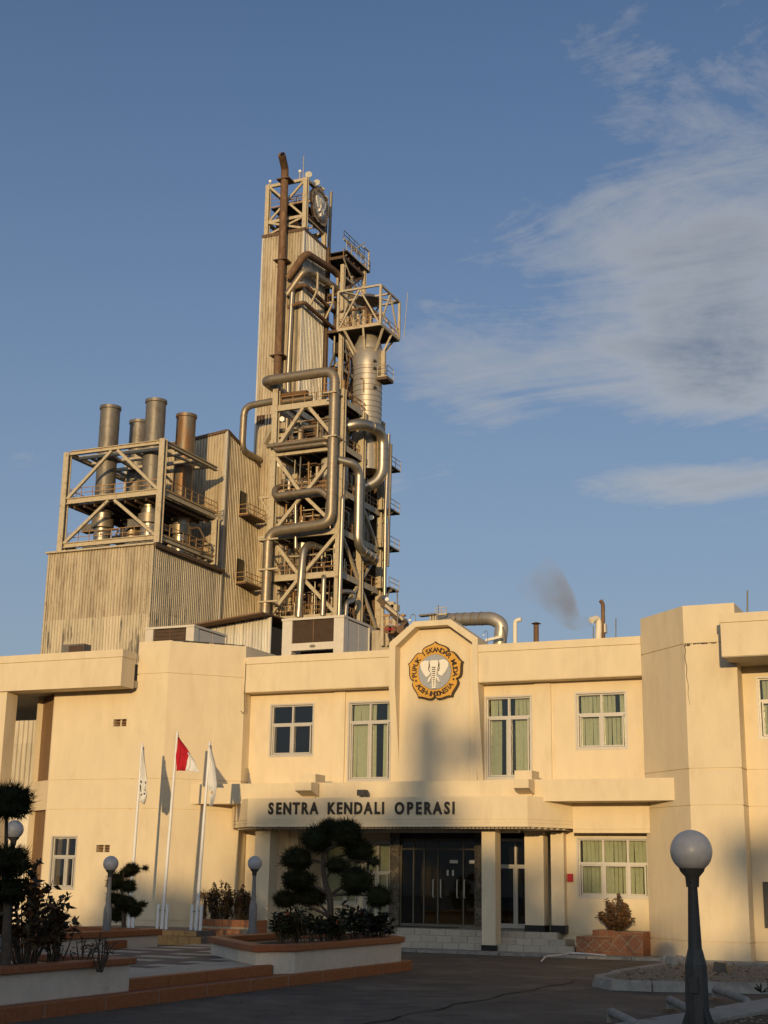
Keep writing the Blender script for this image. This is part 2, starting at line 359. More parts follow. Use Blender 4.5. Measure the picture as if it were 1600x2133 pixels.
# a narrow joint along the road, with a lip of patched tar
jt = MB(); p0 = Vector((-7.05, 8, 0))
pts = [(-7.05 + 0.07 * math.sin(k * 1.7) + 0.03 * RN.uniform(-1, 1), 8 + k * 0.5) for k in range(33)]
for (xa, ya), (xb, yb) in zip(pts, pts[1:]):
    w = 0.010 + 0.014 * RN.random(); jt.add([(xa - w, ya, 0.006), (xa + w, ya, 0.006), (xb + w, yb, 0.006), (xb - w, yb, 0.006)], [(0, 1, 2, 3)])
jt.build('tar_joint', 'tar', bpy.data.objects['road'])

# ------------------------------------------------------------------ the office building
B = thing('office_building', (-13, 33.28, 0), 'two storey cream office building with emblem arch and entrance canopy in front of the plant', 'building')
def blinds(mb, x0, x1, z0, z1, y, step=0.1, skip=None, tilt=0.5):
    x = x0 + 0.02
    while x < x1 - 0.03:
        k = (x - x0) / (x1 - x0)
        if not (skip and skip[0] < k < skip[1] and RN.random() < 0.85):
            a = tilt + RN.uniform(-0.22, 0.22); c, s_ = 0.046 * math.cos(a), 0.046 * math.sin(a)
            o = RN.uniform(-0.012, 0.012); xc = x + 0.05
            mb.add([(xc - c + o, y - s_, z0), (xc + c + o, y + s_, z0), (xc + c, y + s_, z1), (xc - c, y - s_, z1)], [(0, 1, 2, 3)])
        x += step
    return mb
def window(x0, x1, z0, z1, y, cols, rows, blind=True, skip=None, gm='glass', parent=None, sill=True, lows=None):
    f = MB(); d0, d1, w = y + 0.05, y + 0.12, 0.045
    f.box(x0, x0 + w, d0, d1, z0, z1); f.box(x1 - w, x1, d0, d1, z0, z1)
    f.box(x0 + w, x1 - w, d0, d1, z0, z0 + w); f.box(x0 + w, x1 - w, d0, d1, z1 - w, z1)
    xs = [x0 + w] + [x0 + (x1 - x0) * c for c in cols] + [x1 - w]; zs = [z0 + w] + [z0 + (z1 - z0) * c for c in rows] + [z1 - w]
    for c in cols: f.box(x0 + (x1 - x0) * c - 0.024, x0 + (x1 - x0) * c + 0.024, d0 - 0.004, d1, z0 + w, z1 - w)
    for c in rows: f.box(x0 + w, x1 - w, d0 + 0.004, d1 - 0.004, z0 + (z1 - z0) * c - 0.03, z0 + (z1 - z0) * c + 0.03)
    # casing proud of the wall
    for q in ((x0 - 0.03, x0 + 0.012, z0 - 0.03, z1 + 0.03), (x1 - 0.012, x1 + 0.03, z0 - 0.03, z1 + 0.03), (x0 + 0.012, x1 - 0.012, z1 - 0.012, z1 + 0.03), (x0 + 0.012, x1 - 0.012, z0 - 0.03, z0 + 0.012)):
        f.box(q[0], q[1], y - 0.012, y + 0.03, q[2], q[3])
    o = f.build('window', 'alu', parent or B)
    for i in range(len(xs) - 1):
        for j in range(len(zs) - 1):
            # a light inner casement frame, set back
            MB().box(xs[i] + 0.01, xs[i + 1] - 0.01, y + 0.088, y + 0.096, zs[j] + 0.01, zs[j + 1] - 0.01).build('pane', gm, o)
            if j == 0 and len(zs) > 2:
                cs = MB(); xa, xb, za, zb = xs[i] + 0.026, xs[i + 1] - 0.026, zs[j] + 0.004, zs[j + 1] - 0.034
                for q in ((xa, xa + 0.03, za, zb), (xb - 0.03, xb, za, zb), (xa + 0.03, xb - 0.03, za, za + 0.03), (xa + 0.03, xb - 0.03, zb - 0.03, zb)): cs.box(q[0], q[1], y + 0.03, y + 0.087, q[2], q[3])
                cs.build('casement', 'alu', o)
            if blind: blinds(MB(), xs[i], xs[i + 1], zs[j], zs[j + 1], y + 0.19, skip=(skip[i] if skip else None)).build('vertical_blind', 'blind', o)
    return o
YM = 33.28
W1, W2, W3, W4 = (-18.11, -16.85, 4.73, 6.07), (-15.80, -14.62, 4.06, 6.06), (-12.01, -10.83, 4.06, 6.06), (-9.67, -8.44, 4.73, 6.07)
wall_y(YM, -18.75, -7.9, 3.9, 6.6, [W1, W2, W3, W4]).build('upper_wall', 'stucco', B)
window(*W1, YM, [0.5], [0.62], blind=False, gm='glassd')
window(*W2, YM, [0.5], [0.75], skip=[None, (0.05, 0.75)])
window(*W3, YM, [0.5], [0.75], skip=[(0.5, 1.0), (-0.1, 0.2)])
window(*W4, YM, [0.5], [0.62], skip=[None, (0.45, 0.6)])
for a, b in ((-16.22, -15.90), (-10.72, -10.30)): MB().box(a, b, YM - 0.05, YM + 0.01, 3.96, 6.42).build('pilaster', 'stucco', B)
# parapet fascias with a cap band
for a, b in ((-18.75, -14.44), (-12.05, -7.925)):
    f = MB().box(a, b, 32.85, 33.28, 6.40, 7.13); f.box(a, b, 32.868, 33.28, 7.13, 7.145); f.box(a, b, 32.83, 33.30, 7.145, 7.33)
    f.build('parapet', 'stucco', B)
    MB().box(a, b, 32.86, 33.27, 6.385, 6.398).build('parapet_soffit', 'stucco', B)
# emblem arch: a faceted surround whose legs taper back towards the ledge, and the panel inside it
def arch(x, z, y): return (x, y, z)
oz, iz, w = [(-14.47, 4.0), (-14.47, 7.50), (-13.80, 8.02), (-12.78, 8.02), (-12.05, 7.50), (-12.05, 4.0)], [(-14.30, 4.0), (-14.30, 7.40), (-13.74, 7.88), (-12.86, 7.88), (-12.20, 7.40), (-12.20, 4.0)], 0
def yf(z): return 32.80 if z >= 6.4 else 32.80 + (6.4 - z) / 2.4 * 0.40
s_ = MB()
def seq(pts):
    out = [(pts[0][0], 4.0), (pts[0][0], 6.4)] + pts[1:5] + [(pts[5][0], 6.4), (pts[5][0], 4.0)]
    return out
O_, I_ = seq(oz), seq(iz)
for k in range(len(O_) - 1):
    q = [O_[k], O_[k + 1], I_[k + 1], I_[k]]
    fr = [(x, yf(z), z) for x, z in q]; bk = [(x, 33.5, z) for x, z in q]
    s_.loft(fr, bk)
s_.build('emblem_arch', 'stucco', B)
pan = MB(); pp = [(-14.30, 4.0), (-12.20, 4.0), (-12.20, 7.40), (-12.86, 7.88), (-13.74, 7.88), (-14.30, 7.40)]
pan.loft([(x, 33.13, z) for x, z in pp], [(x, 33.5, z) for x, z in pp])
ip = [(-14.12, 4.0), (-12.38, 4.0), (-12.38, 7.30), (-12.94, 7.72), (-13.66, 7.72), (-14.12, 7.30)]
pan.loft([(x, 33.112, z) for x, z in ip], [(x, 33.14, z) for x, z in ip])
pan.build('emblem_panel', 'stucco', B)
# ledge
led = MB(); led.prism([(-19.69, 31.97), (-7.05, 31.97), (-7.915, 32.84), (-7.915, 33.28), (-18.74, 33.28), (-18.74, 32.92)], 3.42, 3.92)
led.build('ledge', 'stucco', B)
for pa, pb, sa, sb in ((624, 657, 615, 649), (1072, 1108, 1070, 1102)):
    ya = 31.90; xa, xb = at(pa, 1625, 'Y', ya).x, at(pb, 1625, 'Y', ya).x; s0, s1 = at(sa, 1640, 'Y', 31.5).x, at(sb, 1640, 'Y', 31.5).x
    MB().box(xa, xb, ya, ya + 0.55, 3.53, 4.13).build('rainwater_box', 'stucco', B)
    xc, dy = (xa + xb) / 2 - 0.12, ya
    s = MB(); a = [(s0, dy - 0.42, 3.90), (s1, dy - 0.42, 3.90), (s1, dy - 0.42, 3.70), (s0, dy - 0.42, 3.70)]
    b = [(s0, dy - 0.003, 3.90), (s1, dy - 0.003, 3.90), (s1, dy - 0.003, 3.58), (s0, dy - 0.003, 3.58)]
    s.loft(a, b).build('spout', 'stucco', B)
# canopy
YC = 31.55; cl, cr = at(515, 1700, 'Y', YC).x, at(1099, 1700, 'Y', YC).x; zb0, zb1 = at(800, 1722, 'Y', YC).z, at(800, 1660.5, 'Y', YC).z
cpoly = [(cl - 1.05, YC + 1.05), (cl, YC), (cr, YC), (-9.65, 32.74), (-9.65, 33.26), (-18.70, 33.26)]
can = banded(cpoly, [zb0, zb0 + 0.08, zb0 + 0.16, zb1], 0.014, 0.018).build('canopy', 'stucco', B)
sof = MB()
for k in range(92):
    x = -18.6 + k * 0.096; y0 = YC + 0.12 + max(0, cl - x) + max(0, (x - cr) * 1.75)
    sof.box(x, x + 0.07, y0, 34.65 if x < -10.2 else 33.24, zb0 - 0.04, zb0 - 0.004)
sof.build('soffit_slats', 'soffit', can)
MB().box(-17.3, -10.95, 32.62, 32.70, zb0 - 0.10, zb0 - 0.043).build('ceiling_trim', 'trim', can)
MB().prism([(-9.649, 32.74), (-7.82, 32.74), (-7.915, 33.28), (-9.649, 33.28)], 2.73, 2.80).build('lintel_band', 'stucco', B)
MB().prism([(-9.649, 32.76), (-7.84, 32.76), (-7.915, 33.28), (-9.649, 33.28)], 2.80, 2.815).build('lintel_band', 'stucco', B)
MB().prism([(-9.649, 32.74), (-7.82, 32.74), (-7.915, 33.28), (-9.649, 33.28)], 2.815, 3.42).build('lintel_band', 'stucco', B)
# ground floor right and left of the entrance
LW = (-9.70, -8.01, 1.28, 2.62)
wall_y(YM, -10.12, -7.9, 0.0, 2.9, [LW], grooves=(0.42,)).build('lower_wall', 'stucco', B)
window(*LW, YM, [0.36, 0.71], [0.57])
MB().box(-10.30, -9.98, 33.05, 33.9, 0.62, 2.76).build('entrance_pier', 'stucco', B)
MB().box(-10.32, -9.96, 33.03, 33.9, 0.45, 0.62).build('black_skirting', 'black', B)
LL = (-18.42, -17.86, 0.95, 2.62)
wall_y(33.27, -18.72, -17.45, 0.0, 2.9, [LL]).build('lower_wall', 'stucco', B)
window(*LL, 33.27, [0.5], [0.57])
MB().box(-17.45, -17.2, 33.29, 34.8, 0.0, 2.76).build('entrance_pier', 'stucco', B)
# columns of the entrance
for xa, xb, ya, yb, z0, nm in ((-11.73, -11.39, 32.18, 32.56, 0.0, 'column'), (-17.83, -17.40, 32.15, 32.6, 0.0, 'column'), (-10.93, -10.46, 32.98, 33.34, 0.45, 'column')):
    o = MB().box(xa, xb, ya, yb, z0 + 0.16, zb0 - 0.002).build(nm, 'stucco', B)
    MB().box(xa - 0.012, xb + 0.012, ya - 0.012, yb + 0.012, z0, z0 + 0.16).build('black_skirting', 'black', o)
# recessed entrance wall: glazed doors between dark marble piers, blinds windows to the left
YD = 34.7
gx = lambda p: at(p, 1850, 'Y', YD).x
M['marble'] = mat('dark_marble', (0.10, 0.085, 0.065), 0.2, var=0.45, scale=6, col2=(0.26, 0.22, 0.16), mixk=(0.5, 0.7))
xl, xr = gx(836), gx(991)
fr = MB(); ms = [gx(p) for p in (836, 862, 884, 913, 966, 991)]
for x in ms: fr.box(x - 0.016, x + 0.016, YD - 0.03, YD + 0.03, 0.45, 2.62)
fr.box(xl, xr, YD - 0.027, YD + 0.027, 2.36, 2.40); fr.box(xl, xr, YD - 0.027, YD + 0.027, 0.45, 0.52); fr.box(xl, xr, YD - 0.027, YD + 0.027, 2.58, 2.64)
dr = fr.build('glazed_entrance', 'bronze', B)
for a, b in zip(ms, ms[1:]):
    MB().box(a + 0.024, b - 0.024, YD - 0.006, YD + 0.006, 0.525, 2.355).build('door_leaf', 'glassm', dr)
    MB().box(a + 0.024, b - 0.024, YD - 0.006, YD + 0.006, 2.405, 2.575).build('pane', 'glassm', dr)
for p in (905, 921, 955, 970):
    x = gx(p); h = MB().tube([(x, YD - 0.03, 1.18), (x, YD - 0.10, 1.18), (x, YD - 0.10, 1.62), (x, YD - 0.03, 1.62)], 0.018, 8, 0.05)
    h.build('door_handle', 'alu', dr, True)
for p, q, za, zb in ((937, 954, 2.03, 2.11), (978, 990, 2.03, 2.11), (931, 935, 1.72, 1.86), (942, 946, 1.72, 1.86)):
    MB().box(gx(p), gx(q), YD - 0.016, YD - 0.010, za, zb).build('door_notice', 'white', dr)
for p, q in ((815, 835), (992, 1009)): MB().box(gx(p), gx(q), YD - 0.12, YD + 0.15, 0.45, 2.8).build('marble_pier', 'marble', B)
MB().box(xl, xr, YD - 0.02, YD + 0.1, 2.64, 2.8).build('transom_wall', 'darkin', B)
R1, R2, R3 = (-17.15, -16.1, 0.95, 2.55), (gx(757), gx(812), 0.62, 2.55), (gx(1010), -10.95, 0.5, 2.62)
wall_y(YD, -17.2, gx(815), 0.3, 2.8, [R1, R2], 0.15).build('entrance_wall', 'stucco', B)
window(*R1, YD, [0.62], [0.6]); window(*R2, YD, [0.5], [0.6]); window(*R3, YD, [0.5], [0.7], skip=[(0.2, 0.6), None], gm='glassd')
wall_y(YD, R3[1], -10.2, 0.3, 2.8, [], 0.15).build('entrance_wall', 'stucco', B)
lob = MB().box(-17, -10.3, 38.0, 38.1, 0.3, 3); lob.build('lobby_wall', 'soffit', B)
MB().box(gx(946), gx(990) + 0.1, 36.4, 36.5, 0.45, 1.75).build('sunlit_wall_panel', 'trim', B)  # pale panel stands in for sunlight falling on the lobby wall
# steps and platform, tiled
ST = thing('entrance_steps', (-13.5, 32.4, 0), 'three beige tiled steps wrapping round the entrance platform', 'steps')
tl = MB().box(0.006, 0.394, -0.012, 0.0, 0.004, 0.140).mesh('tile', 'tile')
tt = MB().box(0.004, 0.396, 0.004, 0.396, 0.0, 0.012).mesh('tile', 'tile')
for i, (yf_, xe) in enumerate(((32.30, -9.55), (32.58, -9.83), (32.86, -10.11))):
    z = 0.03 + 0.14 * i
    MB().box(-17.35, xe, yf_ + 0.006, 34.9 if i == 2 else 33.27, z - 0.06, z + 0.138).build('step_core', 'grout', ST)
    n = int((xe + 17.35) / 0.4)
    for k in range(n): put(tl, 'tile', ST, (xe - 0.4 * (k + 1) - (0.2 if False else 0), yf_ + 0.005, z))
    for k in range(int((33.2 - yf_) / 0.4) + 1): put(tl, 'tile', ST, (xe + 0.001, yf_ + 0.4 * k, z), (0, 0, rad(90)))
    if i < 2:
        for k in range(n): put(tt, 'tile', ST, (xe - 0.4 * (k + 1), yf_, z + 0.139), (0, 0, 0), (1, 0.69, 1))
    else:
        for k in range(n):
            for j in range(4): put(tt, 'tile', ST, (xe - 0.4 * (k + 1), yf_ + 0.4 * j, z + 0.139))
MB().box(-14.6, -13.0, 33.55, 34.0, 0.463, 0.478).build('door_mat', 'black', ST)

# right corner bay, faceted
ZB = [0, 0.41, 3.28, 4.08, 6.87, 7.745]
banded([(-6.62, 31.55), (-5.46, 31.55), (-5.46, 37), (-7.92, 37), (-7.92, 32.85)], ZB).build('corner_bay', 'stucco', B)
RW = (at(1577, 1412, 'Y', 32.15).x, -3.3, at(1580, 1538, 'Y', 32.15).z, at(1577, 1412, 'Y', 32.15).z)
wall_y(32.15, -5.46, 4.0, 0, 6.7, [RW], grooves=(0.41, 3.28, 4.08)).build('wing_wall', 'stucco', B)
window(*RW, 32.15, [0.5], [0.62])
rf = MB().box(-5.62, 4, 30.65, 33.0, 6.40, 7.13); rf.box(-5.62, 4, 30.665, 33, 7.13, 7.145); rf.box(-5.64, 4.02, 30.63, 33, 7.145, 7.34); rf.build('wing_fascia', 'stucco', B)
MB().box(-5.60, 4, 30.67, 32.14, 6.382, 6.398).build('wing_soffit', 'soffit', B)
MB().box(at(1590, 1857, 'Y', 32.1).x, -4.1, 32.08, 32.148, 0.72, 1.68).build('meter_cabinet', 'lampdark', B)

# left corner bay and left wing
ZL = [0, 0.50, 3.27, 4.04, 6.79, 7.66]
banded([(-21.2, 31.43), (-20.23, 31.43), (-18.75, 32.91), (-18.75, 37), (-21.2, 37)], ZL).build('corner_bay', 'stucco', B)
WL = (at(110, 1744, 'Y', 31.43).x, at(160, 1744, 'Y', 31.43).x, at(155, 1851, 'Y', 31.43).z, at(110, 1743, 'Y', 31.43).z)
V1 = (at(237, 1497, 'Y', 31.43).x, at(264, 1497, 'Y', 31.43).x, at(250, 1513, 'Y', 31.43).z, at(250, 1498, 'Y', 31.43).z)
V2 = (at(201, 1759, 'Y', 31.43).x, at(229, 1759, 'Y', 31.43).x, at(215, 1775, 'Y', 31.43).z, at(215, 1760, 'Y', 31.43).z)
wall_y(31.43, -23.83, -21.2, 0, 6.6, [WL, V1, V2], grooves=ZL[1:4]).build('wing_wall', 'stucco', B)
window(*WL, 31.43, [0.6], [0.62], blind=False, gm='glassd')
for v in (V1, V2):
    o = MB().box(v[0], v[1], 31.60, 31.62, v[2], v[3]).build('vent', 'rust', B)
    for k in range(3): MB().box(v[0] + 0.004, v[1] - 0.004, 31.50 , 31.53, v[2] + 0.03 + k * 0.075, v[2] + 0.06 + k * 0.075).build('vent_slat', 'wood', o)
    MB().box((v[0] + v[1]) / 2 - 0.015, (v[0] + v[1]) / 2 + 0.015, 31.48, 31.54, v[2], v[3]).build('vent_mullion', 'stucco', o)
c0 = Vector((-23.83, 31.43)); _r = ray(74, 1550); _t = (c0.y + 0.62 * c0.x) / (_r.y + 0.62 * _r.x); c1 = Vector((_r.x * _t, _r.y * _t))
CD = (c1 - c0).normalized(); CN = Vector((-CD.y, CD.x)); CN = CN if CN.y < 0 else -CN
def cham(a, b, d0, d1): 
    dn = CN; u = (c1 - c0); p, q = c0 + u * a, c0 + u * b
    return [(p.x + dn.x * d0, p.y + dn.y * d0), (q.x + dn.x * d0, q.y + dn.y * d0), (q.x + dn.x * d1, q.y + dn.y * d1), (p.x + dn.x * d1, p.y + dn.y * d1)][::-1]
for za, zb in ((0, 0.5), (3.27, 4.05)): MB().prism(cham(0.0, 1.06, 0.0, -0.3), za, zb).build('chamfer_band', 'stucco', B)
for za, zb in ((0.5, 3.27), (4.05, 6.40)):
    for k in range(10): MB().prism(cham(0.06 + k * 0.094, 0.06 + k * 0.094 + 0.086, -0.14, -0.2), za, zb).build('panel_board', 'wood', B)
    MB().prism(cham(0.0, 0.05, 0.0, -0.2), za, zb).build('chamfer_edge', 'stucco', B)
    MB().prism(cham(1.0, 1.06, 0.0, -0.2), za, zb).build('chamfer_edge', 'stucco', B)
    MB().prism(cham(0.04, 1.0, -0.201, -0.26), za, zb).build('panel_backing', 'darkin', B)
lf = MB().box(-36, -21.14, 30.6, 31.2, 6.38, 7.13); lf.box(-36, -21.14, 30.615, 31.2, 7.13, 7.145); lf.box(-36, -21.12, 30.58, 31.2, 7.145, 7.34); lf.build('wing_fascia', 'stucco', B)
lsf = MB()
for k in range(40): lsf.box(-36, -21.16, 31.2 + k * 0.15, 31.34 + k * 0.15, 6.42, 6.44)
lsf.box(-36, -21.16, 31.19, 37.2, 6.441, 6.6); lsf.build('wing_soffit', 'soffit', B)
MB().box(-25.42, -24.86, 30.68, 31.14, 0, 6.379).build('column', 'stucco', B)
MB().box(-36, -25.2, 34.5, 34.9, 0, 4.0).build('garden_wall', 'trim', B)
# shell: floors, roof, sides and rear
MB().box(-24.5, 3.9, 33.3, 46, 6.60, 6.75).build('roof', 'roof', B)
MB().box(-24.5, 3.9, 46, 46.3, 0, 7.2).build('rear_wall', 'stucco', B)
MB().box(-24.6, -24.4, 33.5, 46, 0, 6.6).build('side_wall', 'stucco', B); MB().box(3.7, 3.9, 32.41, 46, 0, 6.6).build('side_wall', 'stucco', B)
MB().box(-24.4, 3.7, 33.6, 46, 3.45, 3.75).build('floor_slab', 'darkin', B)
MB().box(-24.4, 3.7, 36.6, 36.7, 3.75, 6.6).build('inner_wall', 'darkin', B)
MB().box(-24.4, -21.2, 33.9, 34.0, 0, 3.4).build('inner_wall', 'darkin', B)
# flashing along the left bay roof, red alarm box, floodlight on the canopy
tags(MB().box(-9.95, -9.82, 33.20, 33.27, 1.62, 1.80).build('alarm_box', 'red'), 'small red alarm box on the pier right of the entrance', 'alarm box')
fl = thing('floodlight', (-15.0, 31.7, 3.48), 'small black floodlight standing on the edge of the entrance canopy', 'floodlight')
p = at(754, 1656, 'Y', 31.7)
MB().box(p.x - 0.11, p.x + 0.11, 31.64, 31.82, zb1 + 0.05, zb1 + 0.19).build('lamp_body', 'lampdark', fl); MB().box(p.x - 0.02, p.x + 0.02, 31.7, 31.75, zb1, zb1 + 0.05).build('bracket', 'lampdark', fl)
MB().box(p.x + 0.09, p.x + 0.15, 31.68, 31.76, zb1 + 0.03, zb1 + 0.15).build('bracket', 'lampdark', fl)

# ------------------------------------------------------------------ lettering and the round emblem
def glyph(ch, size, depth, offset=0.0, shear=0.0):
    cu = bpy.data.curves.new('glyph', 'FONT'); cu.body = ch; cu.size = size; cu.extrude = depth / 2; cu.offset = offset
    cu.align_x = 'CENTER'; cu.align_y = 'CENTER' if False else 'BOTTOM_BASELINE'; cu.resolution_u = 3; cu.shear = shear
    o = bpy.data.objects.new('glyph', cu); COL.objects.link(o)
    dg = bpy.context.evaluated_depsgraph_get(); dg.update()
    me = bpy.data.meshes.new_from_object(o.evaluated_get(dg)); bpy.data.objects.remove(o); bpy.data.curves.remove(cu)
    return me
GL = {}
def letter(ch, size, depth, off, m):
    k = (ch, size, depth, off, m)
    if k not in GL:
        me = glyph(ch, size, depth, off); me.materials.clear(); me.materials.append(M[m]); GL[k] = me
    return GL[k]
SG = thing('entrance_sign', (-14.6, 31.53, 3.1), 'dark raised letters SENTRA KENDALI OPERASI on the canopy fascia', 'sign')
def word(txt, xa, xb, z, h, y, m='sign'):
    ws = {'I': 0.45, 'L': 0.85, 'E': 0.85, 'T': 0.9, 'S': 0.9, 'O': 1.2, 'N': 1.1, 'D': 1.1, 'A': 1.08}
    wv = [ws.get(c, 1.0) for c in txt]; u = (xb - xa) / sum(wv); x = xa
    for c, q in zip(txt, wv):
        o = put(letter(c, h / 0.70, 0.03, 0.014, m), 'letter', SG, (x + u * q / 2, y, z), (rad(90), 0, 0), (0.80, 1, 1)); x += u * q
for tx, pa, pb in (('SENTRA', 557, 665), ('KENDALI', 681, 803), ('OPERASI', 821, 950)): word(tx, at(pa, 1685, 'Y', YC).x, at(pb, 1685, 'Y', YC).x, at((pa + pb) / 2, 1695, 'Y', YC).z, 0.27, YC - 0.016)

def emblem(name, label, c, R, U, Nn, dm, cat='emblem', cols=('emb_y', 'emb_g', 'emb_w', 'emb_d'), dep=0.12, ss=1.0):
    # c centre, U unit vector to the right, Nn unit vector out of the wall
    E = thing(name, c, label, cat); U = Vector(U); Nn = Vector(Nn); c = Vector(c); Zv = Vector((0, 0, 1))
    def P(u, v, d): return c + U * (u * R) + Zv * (v * R) + Nn * d
    prof = [(0, 1.0), (3, 0.955), (8, 0.925), (15, 0.91), (22, 0.905), (28, 0.89), (32, 0.86), (33.5, 0.82), (36, 0.79)]
    out = []
    for k in range(5):
        for a, r in prof[:-1]: out.append((90 + 72 * k + a, r))
        out.append((90 + 72 * k + 36, prof[-1][1]))
        for a, r in reversed(prof[1:-1]): out.append((90 + 72 * k + 72 - a, r))
    pl = [(r * math.cos(rad(a)), r * math.sin(rad(a))) for a, r in out]
    def plate(poly, d0, d1, nm, m, par=None):
        s = MB(); s.loft([P(u, v, d0) for u, v in poly], [P(u, v, d1) for u, v in poly]); return s.build(nm, m, par or E)
    plate(pl, 0.0, dep, 'border', cols[3])
    plate([(u * 0.955, v * 0.955) for u, v in pl], dep, dep + 0.012, 'plate', cols[0])
    cir = [(0.565 * math.cos(rad(a)), 0.565 * math.sin(rad(a))) for a in range(0, 360, 10)]
    plate([(u * 1.015, v * 1.015) for u, v in cir], dep + 0.012, dep + 0.018, 'disc_rim', cols[3]); D = plate(cir, dep + 0.018, dep + 0.024, 'disc', cols[1])
    def Q(pts): return [((x - 748) / 500, (1065 - y) / 525) for x, y in pts]
    d = dep + 0.025
    plate(Q([(505, 925), (520, 890), (580, 868), (655, 878), (668, 920), (655, 970), (684, 1020), (692, 1060), (662, 1120), (610, 1150), (560, 1085), (515, 1000)]), d, d + 0.03 * ss, 'elephant_ear', cols[2])
    plate(Q([(828, 878), (900, 860), (958, 878), (990, 920), (985, 985), (945, 1065), (880, 1142), (828, 1120), (806, 1060), (822, 1000), (850, 962), (832, 915)]), d, d + 0.03 * ss, 'elephant_ear', cols[2])
    plate(Q([(672, 905), (700, 868), (748, 878), (796, 868), (826, 905), (816, 980), (800, 1030), (792, 1110), (778, 1250), (778, 1345), (714, 1345), (716, 1250), (704, 1110), (696, 1030), (680, 980)]), d, d + 0.05 * ss, 'elephant_head', cols[2])
    plate(Q([(690, 1130), (655, 1180), (638, 1252), (672, 1230), (700, 1160)]), d, d + 0.06 * ss, 'tusk', cols[2]); plate(Q([(794, 1130), (832, 1180), (855, 1250), (820, 1222), (792, 1165)]), d, d + 0.06 * ss, 'tusk', cols[2])
    e = d + 0.051 * ss
    for k in range(10):
        y = 982 + k * 35; hw = 36 - k * 2.9
        plate(Q([(746 - hw, y), (746, y + 7), (746 + hw, y), (746 + hw * 0.9, y + 15), (746, y + 22), (746 - hw * 0.9, y + 15)]), e, e + 0.005, 'trunk_ring', cols[3], None)
    for sg in (-1, 1):
        plate([(u * 1, v) for u, v in Q([(748 + sg * 92, 905), (748 + sg * 80, 900), (748 + sg * 74, 960), (748 + sg * 88, 1010), (748 + sg * 70, 1060), (748 + sg * 82, 1062), (748 + sg * 100, 1010), (748 + sg * 86, 960)])][:: sg], e, e + 0.005, 'head_line', cols[3])
    fd = dep + 0.013
    def arc(txt, a0, a1, r, flip):
        n = len(txt)
        for i, ch in enumerate(txt):
            if ch == ' ': continue
            a = a0 + (a1 - a0) * (i + 0.5) / n
            me = letter(ch, 0.225 * R, 0.012, 0.006 * R, cols[3])
            o = bpy.data.objects.new('letter', me); COL.objects.link(o); o.parent = E
            ra = rad(a); rv = U * math.cos(ra) + Zv * math.sin(ra); tv = (U * math.sin(ra) - Zv * math.cos(ra))
            if flip: rv, tv = -rv, -tv
            pos = (U * math.cos(ra) + Zv * math.sin(ra)) * ((r if not flip else r + 0.155) * R) + Nn * (fd + 0.006)
            mw = Matrix((tv, rv, tv.cross(rv))).transposed().to_4x4(); mw.translation = pos; o.matrix_local = mw
    arc('PUPUK ISKANDAR MUDA', 194, -14, 0.635, False); arc('ACEH-INDONESIA', 215, 325, 0.625, True)
    for a in (202, -22):
        cx, cv = 0.70 * math.cos(rad(a)), 0.70 * math.sin(rad(a)); plate([(cx + 0.035 * math.cos(rad(t)), cv + 0.035 * math.sin(rad(t))) for t in range(0, 360, 30)], fd, fd + 0.01, 'dot', cols[3])
    return E
emblem('company_emblem', 'amber five lobed company emblem with elephant head on the arch above the entrance', (-13.27, 33.10, 6.72), 0.79, (1, 0, 0), (0, -1, 0), None)

# wear on the walls: a stained joint and crack on the right bay, a loose cable and torn flashing on the left bay
wr = MB()
for k in range(16):
    x = -6.60 + k * 0.045 + RN.uniform(-0.01, 0.01); h = RN.uniform(0.01, 0.05) if k > 2 else 0.09
    wr.box(x, x + RN.uniform(0.02, 0.05), 31.5465, 31.5485, 6.868 - h * 0.6, 6.872)
p = [(-6.612 + 0.012 * math.sin(k * 1.3) + 0.004 * k, 6.85 - k * 0.085) for k in range(17)]
for k, ((xa, za), (xb, zb)) in enumerate(zip(p, p[1:])):
    w = 0.011 - 0.0005 * k; wr.add([(xa - w, 31.5475, za), (xa + w, 31.5475, za), (xb + w, 31.5475, zb), (xb - w, 31.5475, zb)], [(0, 1, 2, 3)])
wr.build('stain', 'bark', B)
MB().tube([(-18.70, 32.84, 7.3), (-18.69, 32.80, 6.3), (-18.70, 32.9, 5.9), (-18.74, 32.86, 5.82), (-18.78, 32.80, 5.9)], 0.008, 6, 0.1).build('loose_cable', 'black', B)
fs = MB(); pa, pb = Vector((-20.2, 31.5, 7.662)), Vector((-18.80, 32.90, 7.662))
for k in range(14):
    a, b = pa.lerp(pb, k / 14), pa.lerp(pb, (k + 1) / 14); fs.bar(a, b, 0.06, 0.02 + 0.03 * RN.random())
fs.build('torn_flashing', 'lampdark', B)
MB().box(-17.3, -10.1, 33.0, 34.9, zb0 + 0.002, zb0 + 0.12).build('entrance_ceiling', 'darkin', B)

